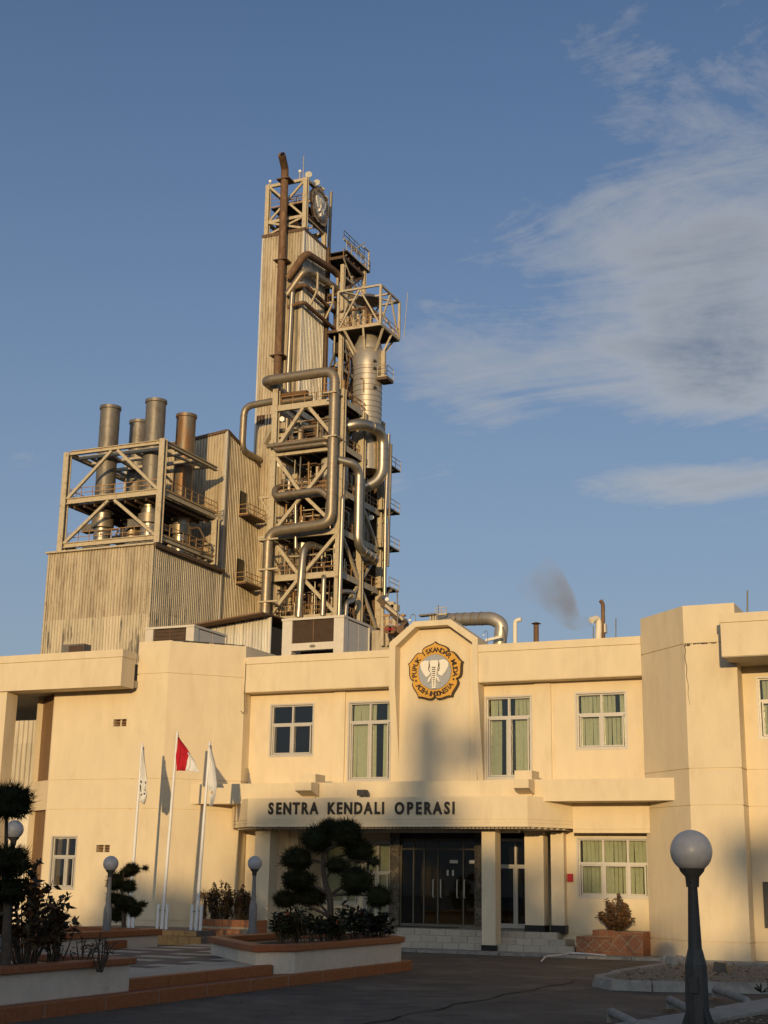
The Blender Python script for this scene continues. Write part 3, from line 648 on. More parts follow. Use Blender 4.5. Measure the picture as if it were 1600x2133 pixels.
# ------------------------------------------------------------------ the plant: clad blocks
def sheet_mesh(w, h, m, pitch=0.31, dep=0.10):
    mb = MB(); n = max(2, round(w / pitch)); p = w / n; prof = []
    for i in range(n):
        x = i * p; prof += [(x, 0), (x + p * 0.42, 0), (x + p * 0.5, -dep), (x + p * 0.92, -dep)]
    prof.append((w, 0))
    for x, y in prof: mb.v.append((x, y, 0)); mb.v.append((x, y, h))
    for i in range(len(prof) - 1): mb.f.append((2 * i, 2 * i + 2, 2 * i + 3, 2 * i + 1))
    return mb.mesh('sheet', m)
def clad(parent, x0, y0, z0, L, H, rows, cols, rot, m, slope=0.0, skip=()):
    # sheets on a wall that starts at x0, y0 and runs L metres; rot 0 faces -Y, 90 faces +X; slope raises the top edge along the run
    w, zz = L / cols, [z0 + H * k / rows for k in range(rows + 1)]
    me = sheet_mesh(w, H / rows + 0.06, m); c, s = math.cos(rad(rot)), math.sin(rad(rot))
    for j in range(rows):
        for i in range(cols):
            if (i, j) in skip: continue
            off = -0.006 * ((i + j) % 2) - 0.012 * (j % 2); x, y = x0 + c * w * i - s * off, y0 + s * w * i + c * off
            sc = 1.0
            if j == rows - 1 and slope: sc = 1.0 + slope * (i + 0.5) * w / (H / rows)
            put(me, 'sheet', parent, (x, y, zz[j]), (0, 0, rad(rot)), (1, 1, sc))
# lower clad block with the exhaust deck on its roof
LB = thing('lower_plant_block', (-79, 116, 0), 'lower corrugated plant block with four exhaust stacks on its roof deck', 'plant building')
MB().box(-85.20, -73.32, 110.07, 122.6, 0, 32.0).build('wall_core', 'deck', LB)
clad(LB, -85.3, 110.0, 13.0, 12.0, 12.4, 2, 12, 0, 'cladp'); clad(LB, -85.3, 110.0, 25.4, 12.0, 6.7, 1, 12, 0, 'clad')
clad(LB, -73.26, 110.05, 13.0, 12.6, 19.1, 3, 12, 90, 'cladp')
for x, y in ((-85.3, 109.9), (-73.22, 109.9), (-73.9, 109.88)): MB().tube([(x, y, 12), (x, y, 32.1)], 0.11, 8).build('downpipe', 'steel', LB, True)
ed = MB().box(-85.6, -72.9, 109.6, 122.6, 32.15, 32.32); ed.build('roof_edge', 'steel', LB)
MB().bar((-72.85, 109.6, 32.05), (-72.85, 122.6, 32.05), 0.3, 0.3).build('gutter', 'steeld', LB)
# exhaust frame
FX0, FX1, FY0, FY1 = -84.1, -72.85, 110.1, 120.5
FRM = thing('exhaust_steelwork', ((FX0 + FX1) / 2, 115, 32.3), 'open cream steel frame with railed decks round the four exhaust stacks', 'steel frame')
for x, y, zt in ((FX0, FY0, 42.5), (FX1, FY0, 42.7), (FX0, FY1, 37.4), (FX1, FY1, 37.2)):
    MB().hbar((x, y, 32.33), (x, y, zt), 0.6, 0.6, 0.09).build('column', 'steel', FRM)
for z, h in ((42.4, 0.42), (37.4, 0.6), (32.9, 0.5)):
    MB().hbar((FX0 + 0.32, FY0, z), (FX1 - 0.32, FY0, z), 0.4, h, 0.07).build('beam', 'steel', FRM)
    MB().hbar((FX1, FY0 + 0.32, z), (FX1, FY1 - 0.32, z), 0.4, h, 0.07).build('beam', 'steel', FRM)
    MB().hbar((FX0, FY0 + 0.32, z), (FX0, FY1 - 0.32, z), 0.4, h, 0.07).build('beam', 'steel', FRM)
    if z < 40: MB().hbar((FX0 + 0.32, FY1, z), (FX1 - 0.32, FY1, z), 0.4, h, 0.07).build('beam', 'steel', FRM)
for y in (111.7, 113.9, 116.6, 118.9): MB().bar((FX0 + 0.25, y, 42.35), (FX1 - 0.25, y, 42.35), 0.3, 0.35).build('cross_beam', 'steel', FRM)
for x in (-82.6, -80, -77.2, -74.5): MB().bar((x, 111.9, 42.3), (x + RN.uniform(-1.2, 1.2), 118.7, 42.3), 0.22, 0.25).build('cross_beam', 'steel', FRM)
xm = (FX0 + FX1) / 2
for za, zb in ((37.7, 42.15), (33.15, 37.05)):
    for sg in (-1, 1): MB().bar((xm + sg * 0.35, FY0 - 0.02, zb), (xm + sg * 5.25, FY0 - 0.02, za), 0.26, 0.28).build('brace', 'steel', FRM)
    for sg in (-1, 1): MB().bar((xm + sg * 0.3, FY1 - 2.2, zb - 0.1), (xm + sg * 5.0, FY1 - 2.2, za), 0.2, 0.22).build('brace', 'steel', FRM)
MB().box(FX0 + 0.3, FX1 - 0.3, FY0 + 0.3, FY1 - 0.3, 37.0, 37.12).build('deck', 'deck', FRM)
MB().box(FX0 + 0.3, FX1 - 0.3, FY0 + 0.3, FY1 - 0.3, 32.34, 32.5).build('deck', 'deck', FRM)
for x in range(9): MB().bar((FX0 + 1 + x * 1.2, FY0 + 0.3, 36.85), (FX0 + 1 + x * 1.2, FY1 - 0.3, 36.85), 0.15, 0.25).build('joist', 'steeld', FRM)
def railing(a, b, parent, m='rail', h=1.1, n=None, r=0.028, mids=(0.55,)):
    a, b = Vector(a), Vector(b); L = (b - a).length; n = n or max(1, round(L / 1.3)); mb = MB()
    for i in range(n + 1):
        p = a.lerp(b, i / n); mb.bar(p, p + Vector((0, 0, h)), r * 2)
    for z in (h,) + tuple(h * q for q in mids): mb.bar(a + Vector((0, 0, z)), b + Vector((0, 0, z)), r * 2)
    mb.bar(a + Vector((0, 0, 0.06)), b + Vector((0, 0, 0.06)), 0.02, 0.12)
    return mb.build('railing', m, parent)
for z in (37.7, 33.15):
    railing((FX0 + 0.4, FY0 + 0.35, z), (FX1 - 0.4, FY0 + 0.35, z), FRM); railing((FX1 + 0.2, FY0 + 0.4, z), (FX1 + 0.2, FY1 - 0.2, z), FRM); railing((FX1 + 0.2, FY1, z), (FX1 - 2, FY1, z), FRM)
railing((FX0, FY0 + 0.4, 37.7), (FX0, FY1 - 0.3, 37.7), FRM)
# stacks with duct collars below
STK = ((-81.35, 112.9, 'left front', 'stack'), (-81.2, 118.0, 'left rear', 'stack'), (-75.85, 112.9, 'right front', 'stack'), (-75.45, 118.0, 'right rear', 'stackr'))
SLB = ('tall grey exhaust stack at the left front corner of the steel frame', 'grey exhaust stack standing behind the tall one at the centre of the frame', 'tallest looking grey exhaust stack beside the right front post of the frame', 'rust stained exhaust stack nearest the clad hall wall')
for (x, y, _, m), lb in zip(STK, SLB):
    t = thing('exhaust_stack', (x, y, 33), lb, 'exhaust stack', 'exhaust stacks on the lower plant block')
    MB().lathe((x, y, 0), [(1.0, 37.15), (1.0, 47.85)], 22).build('stack_shell', m, t, True)
    MB().lathe((x, y, 0), [(1.02, 47.55), (1.1, 47.6), (1.1, 47.9), (0.96, 47.92), (0.94, 46.0)], 22).build('stack_rim', m, t, True)
    for z in (38.8, 40.9, 43.3, 45.6): MB().lathe((x, y, 0), [(1.0, z), (1.018, z), (1.018, z + 0.05), (1.0, z + 0.05)], 22).build('seam', m, t)
    MB().lathe((x, y, 0), [(0.85, 33.2), (0.85, 36.7), (1.05, 36.7), (1.05, 36.9), (0.85, 36.9)], 18).build('duct', 'pipeb', t, True)
    MB().lathe((x, y, 0), [(0.85, 35.0), (1.12, 35.1), (1.12, 36.0), (0.85, 36.1)], 18).build('duct_collar', 'pipe', t, True)
    MB().box(x - 2.2, x - 0.6, y - 0.5, y + 0.5, 34.8, 35.6).build('side_duct', 'stack', t)
    MB().box(x - 1.6, x + 1.2, y - 0.9, y + 0.9, 33.0, 33.15).build('support', 'steel', t)
for k in range(14):
    x, y = RN.uniform(-83, -74), RN.uniform(111, 119); z = RN.uniform(34, 36.6)
    MB().tube([(x, y, z), (x + RN.uniform(1, 3), y, z), (x + 2, y + RN.uniform(-1, 1), z - 1.5)], 0.1, 6, 0.2).build('small_pipe', 'steeld', FRM)
# tall clad hall behind
HL = thing('tall_plant_hall', (-79, 130, 0), 'tall weathered corrugated hall between the exhaust frame and the process tower', 'plant building')
MB().loft([(-86, 122.75, 0), (-73.34, 122.75, 0), (-73.34, 122.75, 47.1), (-86, 122.75, 45.9)], [(-86, 138, 0), (-73.34, 138, 0), (-73.34, 138, 43.2), (-86, 138, 42)]).build('wall_core', 'deck', HL)
clad(HL, -86.0, 122.68, 32.3, 12.7, 14.2, 3, 12, 0, 'clad', 0.06)
me = sheet_mesh(1.02, 9.1, 'clad')
for j in range(4):
    for i in range(15):
        top = 47.2 - 0.262 * (i * 1.02)
        z0 = 12 + j * 9.0; h = min(9.05, top - z0)
        if h < 0.3 or (i in (4, 5) and j == 99): continue
        put(me, 'sheet', HL, (-73.26 + 0.006 * ((i + j) % 2), 122.7 + 1.02 * i, z0), (0, 0, rad(90)), (1, 1, h / 9.1))
MB().bar((-73.2, 122.6, 12), (-73.2, 122.6, 47.3), 0.3, 0.3).build('corner_flashing', 'cladl', HL)
MB().bar((-86, 122.6, 46.0), (-73.2, 122.6, 47.35), 0.35, 0.3).build('roof_flashing', 'steeld', HL)
MB().bar((-73.2, 122.6, 47.35), (-73.2, 138, 43.3), 0.3, 0.35).build('roof_flashing', 'steeld', HL)
for z in (39.0, 31.6):
    o = MB().box(-73.40, -73.10, 125.9, 127.0, z, z + 2.6).build('doorway', 'black', HL)
    MB().box(-73.2, -71.9, 125.6, 129.2, z - 0.25, z - 0.1).build('landing', 'steeld', HL)
    railing((-71.95, 125.6, z - 0.1), (-71.95, 129.2, z - 0.1), HL); railing((-73.1, 125.6, z - 0.1), (-71.95, 125.6, z - 0.1), HL)
# annexe at the foot of the hall: brown lean-to roof and pale ribbed wall
AN = thing('lean_to_annexe', (-66, 118, 0), 'low ribbed annexe with brown lean-to roof below the tower', 'shed')
p0, p1, p2, p3 = at(372, 1304, 'Y', 112), at(545, 1268, 'Y', 112), at(560, 1266, 'Y', 121), at(500, 1272, 'Y', 121)
zr = p1.z
xa_, xb_ = at(372, 1300, 'Y', 111).x, at(545, 1275, 'Y', 111).x; za_, zb_ = at(372, 1308, 'Y', 111).z, at(545, 1277, 'Y', 111).z
MB().loft([(xa_, 111, za_), (xb_, 111, zb_), (xb_, 121, zb_ + 0.4), (xa_, 121, za_ + 0.4)], [(xa_, 111, za_ + 0.14), (xb_, 111, zb_ + 0.14), (xb_, 121, zb_ + 0.54), (xa_, 121, za_ + 0.54)]).build('roof', 'shedroof', AN)
for k in range(9):
    x = xa_ + (xb_ - xa_) * (k + 0.02) / 9; zt0 = za_ + (zb_ - za_) * (k + 0.1) / 9 + 0.05; put(sheet_mesh((xb_ - xa_) / 9 * 0.98, zt0 - 14, 'cladl'), 'sheet', AN, (x, 113, 14))
MB().box(xa_, xb_ - 0.05, 113.1, 120, 10, za_).build('wall_core', 'deck', AN)
# far sheds seen under the left eave
FS = thing('far_corrugated_shed', (-60, 62, 0), 'weathered corrugated shed glimpsed under the left eave', 'shed')
clad(FS, -62, 62, 0, 20, 12.5, 3, 16, 0, 'cladp'); MB().box(-62, -42, 62.08, 72, 0, 12.4).build('wall_core', 'deck', FS)
w = at(8, 1533, 'Y', 61.9); o = MB().box(w.x - 0.2, w.x + 0.62, 61.84, 61.9, w.z - 0.1, w.z + 0.5).build('window', 'alu', FS)
for k in (0, 1): MB().box(w.x - 0.12 + k * 0.36, w.x + 0.18 + k * 0.36, 61.82, 61.838, w.z - 0.04, w.z + 0.43).build('pane', 'black', o)

# ------------------------------------------------------------------ the process tower
TX0, TX1, TY0, TY1 = -74.0, -68.72, 130.0, 135.4
TW = thing('process_tower', ((TX0 + TX1) / 2, 132.7, 0), 'tall narrow tower clad in weathered corrugated sheet with open steel crown', 'tower')
MB().box(TX0 + 0.08, TX1 - 0.08, TY0 + 0.08, TY1 - 0.08, 0, 72.9).build('wall_core', 'deck', TW)
clad(TW, TX0, TY0, 12, TX1 - TX0, 61.0, 7, 5, 0, 'clad'); clad(TW, TX1, TY0, 12, TY1 - TY0, 61.0, 7, 5, 90, 'cladl')  # right face: sunlit brightness put into the paler sheet colour
for x, y in ((TX0, TY0), (TX1, TY0), (TX1, TY1)): MB().bar((x, y, 12), (x, y, 73.1), 0.22, 0.22).build('corner_flashing', 'cladl', TW)
MB().box(TX0 - 0.15, TX1 + 0.12, TY0 - 0.15, TY1 + 0.12, 73.0, 73.4).build('roof_edge', 'steeld', TW)
MB().box(-74.05, -70.7, 129.9, 129.94, 50.3, 51.4).build('dark_flashing', 'steeld', TW)
MB().box(TX1 - 0.62, TX1 - 0.38, 129.88, 129.93, 52, 70).build('dark_strip', 'stack', TW)
for x, y in ((TX0 + 0.3, TY0 + 0.2), (TX1 - 0.05, TY0 + 0.2), (TX0 + 0.3, TY1 - 0.2), (TX1 - 0.05, TY1 - 0.2)):
    MB().hbar((x, y, 73.4), (x, y, 79.8), 0.5, 0.5, 0.09).build('crown_column', 'steel', TW)
for z in (75.0, 79.6):
    for a, b in (((TX0 + 0.5, TY0 + 0.2), (TX1 - 0.3, TY0 + 0.2)), ((TX1 - 0.05, TY0 + 0.4), (TX1 - 0.05, TY1 - 0.4)), ((TX0 + 0.3, TY0 + 0.4), (TX0 + 0.3, TY1 - 0.4)), ((TX0 + 0.5, TY1 - 0.2), (TX1 - 0.3, TY1 - 0.2))):
        MB().bar((*a, z), (*b, z), 0.3, 0.36).build('crown_beam', 'steel', TW)
for y in (TY0 + 0.12, TY1 - 0.25):
    for (za, zb) in ((75.2, 79.4), (73.5, 74.9)):
        MB().bar((TX0 + 0.6, y, zb), (TX1 - 0.4, y, za), 0.2, 0.24).build('crown_brace', 'steel', TW); MB().bar((TX0 + 0.6, y + 0.12, za), (TX1 - 0.4, y + 0.12, zb), 0.2, 0.24).build('crown_brace', 'steel', TW)
MB().box(TX0 + 0.5, TX1 - 0.4, TY0 + 0.6, TY1 - 0.4, 76.9, 77.0).build('crown_deck', 'deck', TW)
MB().box(TX0 + 0.8, TX0 + 2.8, TY0 + 1.4, TY1 - 1, 73.5, 76.2).build('crown_machine', 'steeld', TW)
railing((TX0 + 0.5, TY0 + 0.5, 77.0), (TX1 - 0.5, TY0 + 0.5, 77.0), TW); railing((TX1 - 0.6, TY0 + 0.5, 77.0), (TX1 - 0.6, TY1 - 0.5, 77.0), TW)
railing((TX0 + 0.3, TY1 - 0.4, 79.8), (TX1 - 0.3, TY1 - 0.4, 79.8), TW, 'steeld', 0.7)
emblem('tower_emblem', 'faded round elephant emblem hung on the open crown of the tower', (TX1 + 0.25, 132.9, 77.35), 2.55, (0, 1, 0), (1, 0, 0), None, cols=('emb_f', 'emb_g', 'emb_w', 'emb_d'), dep=0.25, ss=4)
for a, b in (((TX1 + 0.15, 130.6, 75.2), (TX1 + 0.15, 135.2, 75.2)), ((TX1 + 0.15, 130.8, 79.4), (TX1 + 0.15, 135.2, 79.4))): MB().bar(a, b, 0.2).build('emblem_rail', 'steeld', TW)
for i, (yy, a) in enumerate(((130.9, 20), (133.0, 15), (134.4, -65))):
    t = thing('horn_loudspeaker', (TX1 - 0.1, yy, 79.8), ('pale horn loudspeaker on the tower crown nearest the rust chimney', 'middle pale horn loudspeaker on the tower crown', 'pale horn loudspeaker turned sideways at the rear of the crown')[i], 'loudspeaker', 'horn loudspeakers on the tower crown')
    d = Vector((math.sin(rad(a)), -math.cos(rad(a)), 0.1)).normalized(); p = Vector((TX1 - 0.1, yy, 80.4))
    MB().tube([p + d * 0.3, p - d * 0.3], [0.42, 0.12], 14).build('horn', 'vesselw', t, True); MB().bar((TX1 - 0.1, yy, 79.8), p, 0.1).build('mount', 'steel', t)
for i, (px, py, yy, lb) in enumerate(((563, 378, 130.2, 'small beacon at the left corner of the tower crown'), (625, 357, 131.0, 'beacon lamp on a mast beside the tower aerial'))):
    q = at(px, py, 'Y', yy); t = thing('beacon', (q.x, q.y, 79.8), lb, 'beacon')
    MB().bar((q.x, q.y, 79.8), (q.x, q.y, q.z), 0.1).build('mast', 'steel', t); MB().ball((q.x, q.y, q.z), 0.2, 10).build('lamp', 'lampw', t, True)
q = at(633, 325, 'Y', 131.2); tags(MB().bar((q.x, q.y, 79.8), (q.x, q.y, q.z), 0.06).build('aerial', 'steel'), 'thin whip aerial on the tower crown', 'aerial')
for k in range(16):
    x, y = RN.uniform(TX0 + 0.6, TX1 - 0.4), RN.uniform(TY0 + 0.5, TY1 - 0.5); zq = RN.choice((73.4, 77.0)); MB().bar((x, y, zq), (x + RN.uniform(-0.3, 0.3), y, zq + RN.uniform(0.8, 2.4)), RN.choice((0.07, 0.12, 0.2))).build('crown_fitting', RN.choice(('steeld', 'steel', 'rail')), TW)
for z in (76.0, 78.2): MB().bar((TX0 + 0.5, TY1 - 0.3, z), (TX1 - 0.3, TY1 - 0.3, z), 0.14).build('crown_beam', 'steel', TW)
# rust chimney up the front of the tower
ch = thing('rust_chimney', (-70.6, 129.2, 50), 'long rust brown chimney pipe with bent top running up the tower front', 'chimney')
P = [at(592, 835, 'Y', 129.0), at(590, 770, 'Y', 129.0), at(597, 352, 'Y', 129.0), at(587, 322, 'Y', 127.2)]
P[0].x = P[1].x = P[2].x = -70.95
MB().tube(P, 0.44, 16, 0.5).build('pipe', 'rust', ch, True)
for z in (57.7, 69.2, 79.3): MB().box(-71.75, -70.15, 128.45, 129.9, z, z + 0.14).build('clamp', 'steeld', ch)
MB().tube([P[3] + Vector((0.02, 0.0, 0.0)), P[3] + (P[3] - P[2]).normalized() * 0.06], 0.36, 14).build('mouth', 'black', ch)
# shiny riser beside it, steam pipes wrapped round the corner
def line(name, lb, pts, r, m='pipe', bend=1.0, cat='pipe', n=14, rings=0, grp='process pipes on the tower and steelwork'):
    t = thing(name, pts[0], lb, cat, grp)
    MB().tube(pts, r, n, bend, steps=7).build('pipe_run', m, t, True)
    if rings:                        # jacket seams, standing a little proud
        L = 0
        for a, b in zip(pts, pts[1:]):
            a, b = Vector(a), Vector(b); d = (b - a).normalized(); k = max(bend, 0.3)
            while k < (b - a).length - max(bend, 0.3):
                p = a + d * k; MB().tube([p, p + d * 0.08], r * 1.06, n).build('jacket_seam', m, t, True); k += rings
    return t
line('riser_pipe', 'thin shiny riser pipe up the tower front beside the rust chimney', [at(600, 832, 'Y', 129.3), at(600, 780, 'Y', 129.3), at(607, 640, 'Y', 129.3), at(610, 592, 'Y', 129.3), at(634, 590, 'Y', 129.3)], 0.26, 'pipeb', 0.4, rings=2.6)
for k, (dz, lb) in enumerate(((0, 'upper brown pipe wrapped round the tower corner below the crown'), (-2.0, 'lower brown pipe wrapped round the tower corner below the crown'))):
    a, b, c = at(600, 580, 'Y', 129.2), at(636, 527, 'Y', 129.2), at(690, 562, 'X', -67.9)
    line('wrapped_pipe', lb, [Vector(q) + Vector((0, 0, dz)) for q in (a, (-68.0, 129.2, b.z), (-67.9, 136.4, c.z + 0.2))] + [Vector((-67.4, 138.5, c.z - 0.6 + dz))], 0.42, 'rust' if k == 0 else 'pipe', 0.9)
for y in (131.2, 135.2):
    for dz in (0, -2.0): MB().bar((TX1, y, 68.1 + dz), (TX1 + 1.3, y, 68.1 + dz), 0.18).build('pipe_bracket', 'steel', TW)
    MB().bar((TX1 + 1.3, y, 68.1), (TX1 + 1.3, y, 66.0), 0.18).build('pipe_bracket', 'steel', TW); MB().bar((TX1 + 1.3, y, 66.0), (TX1 + 0.1, y, 63.6), 0.18).build('pipe_bracket', 'steel', TW)
for z, lb in ((66.0, 'upper slim pipe slanting along the tower right face'), (63.9, 'lower slim pipe slanting along the tower right face')):
    line('slim_pipe', lb, [(-70.1, 129.3, z - 0.3), (-68.1, 129.3, z), (-68.1, 139.5, z - 0.4)], 0.24, 'rust', 0.5)
line('coil_pipe', 'curled brown pipe loop behind the tower right face', [(-67.4, 136.6, 68.0), (-66.6, 137.4, 68.6), (-66.4, 138.6, 67.4), (-66.4, 138.6, 65.4), (-67.2, 138, 64.6)], 0.42, 'pipe', 1.0)
# vent pipe at the rear of the crown
q0, q1 = at(686, 500, 'Y', 137.5), at(690, 400, 'Y', 137.5)
line('vent_pipe', 'short vent pipe rising behind the tower emblem', [(q0.x, 137.5, 72.8), (q1.x, 137.5, q1.z)], 0.19, 'pipe')
# open stair frame behind the tower
SF = thing('stair_frame', (-66.5, 141, 0), 'open rusty steel stair frame rising behind the tower', 'steel frame')
SX0, SX1, SY0, SY1 = -68.6, -66.6, 136.0, 141.8
for x in (SX0, SX1):
    for y in (SY0, SY1): MB().hbar((x, y, 20), (x, y, 73.5 if y == SY1 or x == SX0 else 71), 0.45, 0.45, 0.08).build('column', 'steel' if x == SX1 else 'steeld', SF)
lv = [26 + 4.6 * k for k in range(11)]
for i, z in enumerate(lv):
    for y in (SY0, SY1): MB().bar((SX0, y, z), (SX1, y, z), 0.25, 0.35).build('beam', 'steeld', SF)
    for x in (SX0, SX1): MB().bar((x, SY0, z), (x, SY1, z), 0.25, 0.4).build('beam', 'steel' if i % 2 else 'steeld', SF)
    if i % 2 == 0: MB().box(SX0, SX1, SY0, SY1, z - 0.02, z + 0.05).build('deck', 'deck', SF)
    if i < len(lv) - 1:
        MB().bar((SX1, SY0 if i % 2 else SY1, z), (SX1, SY1 if i % 2 else SY0, z + 4.6), 0.18).build('brace', 'steeld', SF); MB().bar((SX0 + 0.4, SY0 if i % 2 else SY1, z), (SX1 - 0.4, SY1 if i % 2 else SY0, z + 4.6), 0.5, 0.15).build('stair_flight', 'steeld', SF)
    railing((SX1, SY0, z), (SX1, SY1, z), SF, 'rail'); railing((SX1, SY0, z + 2.3), (SX1, SY1, z + 2.3), SF, 'steeld'); MB().bar((SX1, SY0, z + 2.3), (SX1, SY1, z + 2.3), 0.14, 0.22).build('beam', 'steel', SF)
    MB().bar((SX1 + 0.05, SY0 if not i % 2 else SY1, z), (SX1 + 0.05, SY1 if not i % 2 else SY0, z + 4.4), 0.12).build('brace', 'steel', SF)
MB().box(SX0 - 0.3, SX1 + 0.4, 136, 142.6, 72.68, 72.8).build('top_deck', 'deck', SF)
railing((SX1 + 0.4, 136, 72.8), (SX1 + 0.4, 142.6, 72.8), SF, 'steel', 1.3); railing((SX0, 142.6, 72.8), (SX1 + 0.4, 142.6, 72.8), SF, 'steel', 1.3)
MB().bar((-66.3, 142.4, 72.9), (-66.3, 142.4, 75.4), 0.16).build('gantry_post', 'steel', SF); MB().bar((-66.3, 140.9, 75.4), (-66.3, 142.4, 75.4), 0.16).build('gantry_post', 'steel', SF)
for k in range(46):
    z = RN.uniform(52, 72); y = RN.uniform(136.3, 141.5); x = RN.uniform(SX0 + 0.4, SX1 + 0.3)
    MB().tube([(x, y, z), (x, y, z - RN.uniform(1.5, 5)), (x, y + RN.uniform(-1.5, 1.5), z - 5)], RN.uniform(0.08, 0.22), 7, 0.3).build('small_pipe', RN.choice(('steeld', 'rust', 'pipe', 'steel')), SF)
for z in (64.9, 60.5): MB().box(SX0 + 0.4, SX1 - 0.5, 137, 139.6, z, z + RN.uniform(0.8, 1.4)).build('machine', 'deck', SF)
for x, y, lb in ((-65.8, 142.0, 'tall dark riser pipe behind the stair frame'), (-65.9, 139.0, 'tall thin riser pipe in front of the stair frame')):
    line('back_riser', lb, [(x, y, 30), (x, y, 68 if y > 141 else 61)], 0.35 if y > 141 else 0.22, 'steeld' if y > 141 else 'rust')

# ------------------------------------------------------------------ the pipe structure in front of the tower
AX0, AX1, AY0, AY1, AYM = -68.2, -60.4, 124.0, 134.0, 129.0
FLR = [22.6, 27.2, 31.5, 35.95, 40.1, 44.9, 49.9]
PS = thing('pipe_structure', (-64.3, 129, 0), 'five deck open steel structure crowded with pipes and vessels before the tower', 'steel frame')
for x, y, zt in ((AX0, AY0, 52.6), (AX1, AY0, 50.8), (AX0, AY1, 50), (AX1, AY1, 50.3), (AX1, AYM, 49.9), (AX0, AYM, 49.9)):
    MB().hbar((x, y, 14), (x, y, zt), 0.62, 0.62, 0.1).build('column', 'steel', PS)
for i, z in enumerate(FLR):
    MB().hbar((AX0 + 0.32, AY0, z - 0.3), (AX1 - 0.32, AY0, z - 0.3), 0.4, 0.62, 0.08).build('beam', 'steel', PS)
    MB().bar((AX0 + 0.32, AY0 - 0.16, z - 0.3), (AX1 - 0.32, AY0 - 0.16, z - 0.3), 0.05, 0.6).build('beam_plate', 'steel', PS)
    for a, b in ((AY0 + 0.32, AYM - 0.32), (AYM + 0.32, AY1 - 0.32)):
        MB().bar((AX1 + 0.13, a, z - 0.3), (AX1 + 0.13, b, z - 0.3), 0.06, 0.62).build('beam', 'steel', PS); MB().bar((AX0, a, z - 0.3), (AX0, b, z - 0.3), 0.3, 0.6).build('beam', 'steel', PS)
    MB().bar((AX0, AY1, z - 0.3), (AX1, AY1, z - 0.3), 0.3, 0.5).build('beam', 'steel', PS)
    if i < 6: MB().box(AX0 + 0.3, AX1 - 0.3, AY0 + 0.3, AY1 - 0.3, z - 0.02, z + 0.04).build('deck', 'deck', PS)
    else: MB().box(AX0 + 2.6, AX1 - 0.3, AY0 + 0.3, AY1 - 0.3, z - 0.02, z + 0.04).build('deck', 'deck', PS)
    for k in range(5): MB().bar((AX0 + 1.2 + k * 1.4, AY0 + 0.3, z - 0.25), (AX0 + 1.2 + k * 1.4, AY1 - 0.3, z - 0.25), 0.15, 0.3).build('joist', 'steeld', PS)
    if i:
        railing((AX0 + 0.4, AY0 + 0.3, z), (AX1 - 0.4, AY0 + 0.3, z), PS); railing((AX1 - 0.1, AY0 + 0.4, z), (AX1 - 0.1, AYM - 0.4, z), PS); railing((AX1 - 0.1, AYM + 0.4, z), (AX1 - 0.1, AY1 - 0.3, z), PS)
    for x in (AX0, AX1):
        for k in (-0.62, 0.02): MB().box(x - 0.36, x + 0.36, AY0 - 0.345, AY0 - 0.312, z + k - 0.04, z + k + 0.06).build('splice_plate', 'steel', PS)
xm = (AX0 + AX1) / 2 - 0.3
for i in range(6):
    za, zb = FLR[i] + 0.05, FLR[i + 1] - 0.6
    if i % 2: top, bot = 0.3, 3.5
    else: top, bot = 3.5, 0.3
    kinds = {5: 'L', 4: 'V', 3: 'L', 2: 'V', 1: 'L', 0: 'V'}[i]
    for sg in (-1, 1):
        if kinds == 'L': a, b = (xm + sg * 0.35, AY0 - 0.05, zb), (xm + sg * (3.5 if sg < 0 else 4.0), AY0 - 0.05, za)
        else: a, b = (xm + sg * (3.4 if sg < 0 else 4.0), AY0 - 0.05, zb), (xm + sg * 0.35, AY0 - 0.05, za)
        MB().bar(a, b, 0.3, 0.34).build('brace', 'steel', PS)
    for ya, yb in ((AY0 + 0.4, AY1 - 0.4),):
        m_ = AYM
        for sg in (-1, 1):
            if i in (1,): a, b = (AX1, m_ + sg * 0.3, zb), (AX1, m_ + sg * 4.4, za)
            elif i in (2,): a, b = (AX1, m_ + sg * 4.4, zb), (AX1, m_ + sg * 0.3, za)
            elif i == 3 and sg > 0: a, b = (AX1, m_ + 0.4, zb), (AX1, m_ + 4.4, za)
            else: continue
            MB().bar(a, b, 0.26, 0.3).build('brace', 'steel', PS)
MB().box(AX0 + 0.35, AX1 - 0.5, AY1 + 0.3, AY1 + 0.6, 14, 47).build('rear_wall', 'steeld', PS)  # added dark sheet stands in for the shaded depth of the structure
# steel outriggers to the tower side
for z in (35.7, 40.0): MB().bar((AX0 - 1.6, AY0, z), (AX0, AY0, z), 0.2, 0.25).build('outrigger', 'steel', PS); MB().bar((AX0 - 1.4, AY0, z - 0.1), (AX0, AY0, z - 2.2), 0.16).build('outrigger', 'steel', PS)
MB().bar((AX0 - 2.0, AY0 + 1.5, 46.5), (AX0, AY0 + 0.3, 48.4), 0.5, 0.5).build('outrigger', 'steel', PS)
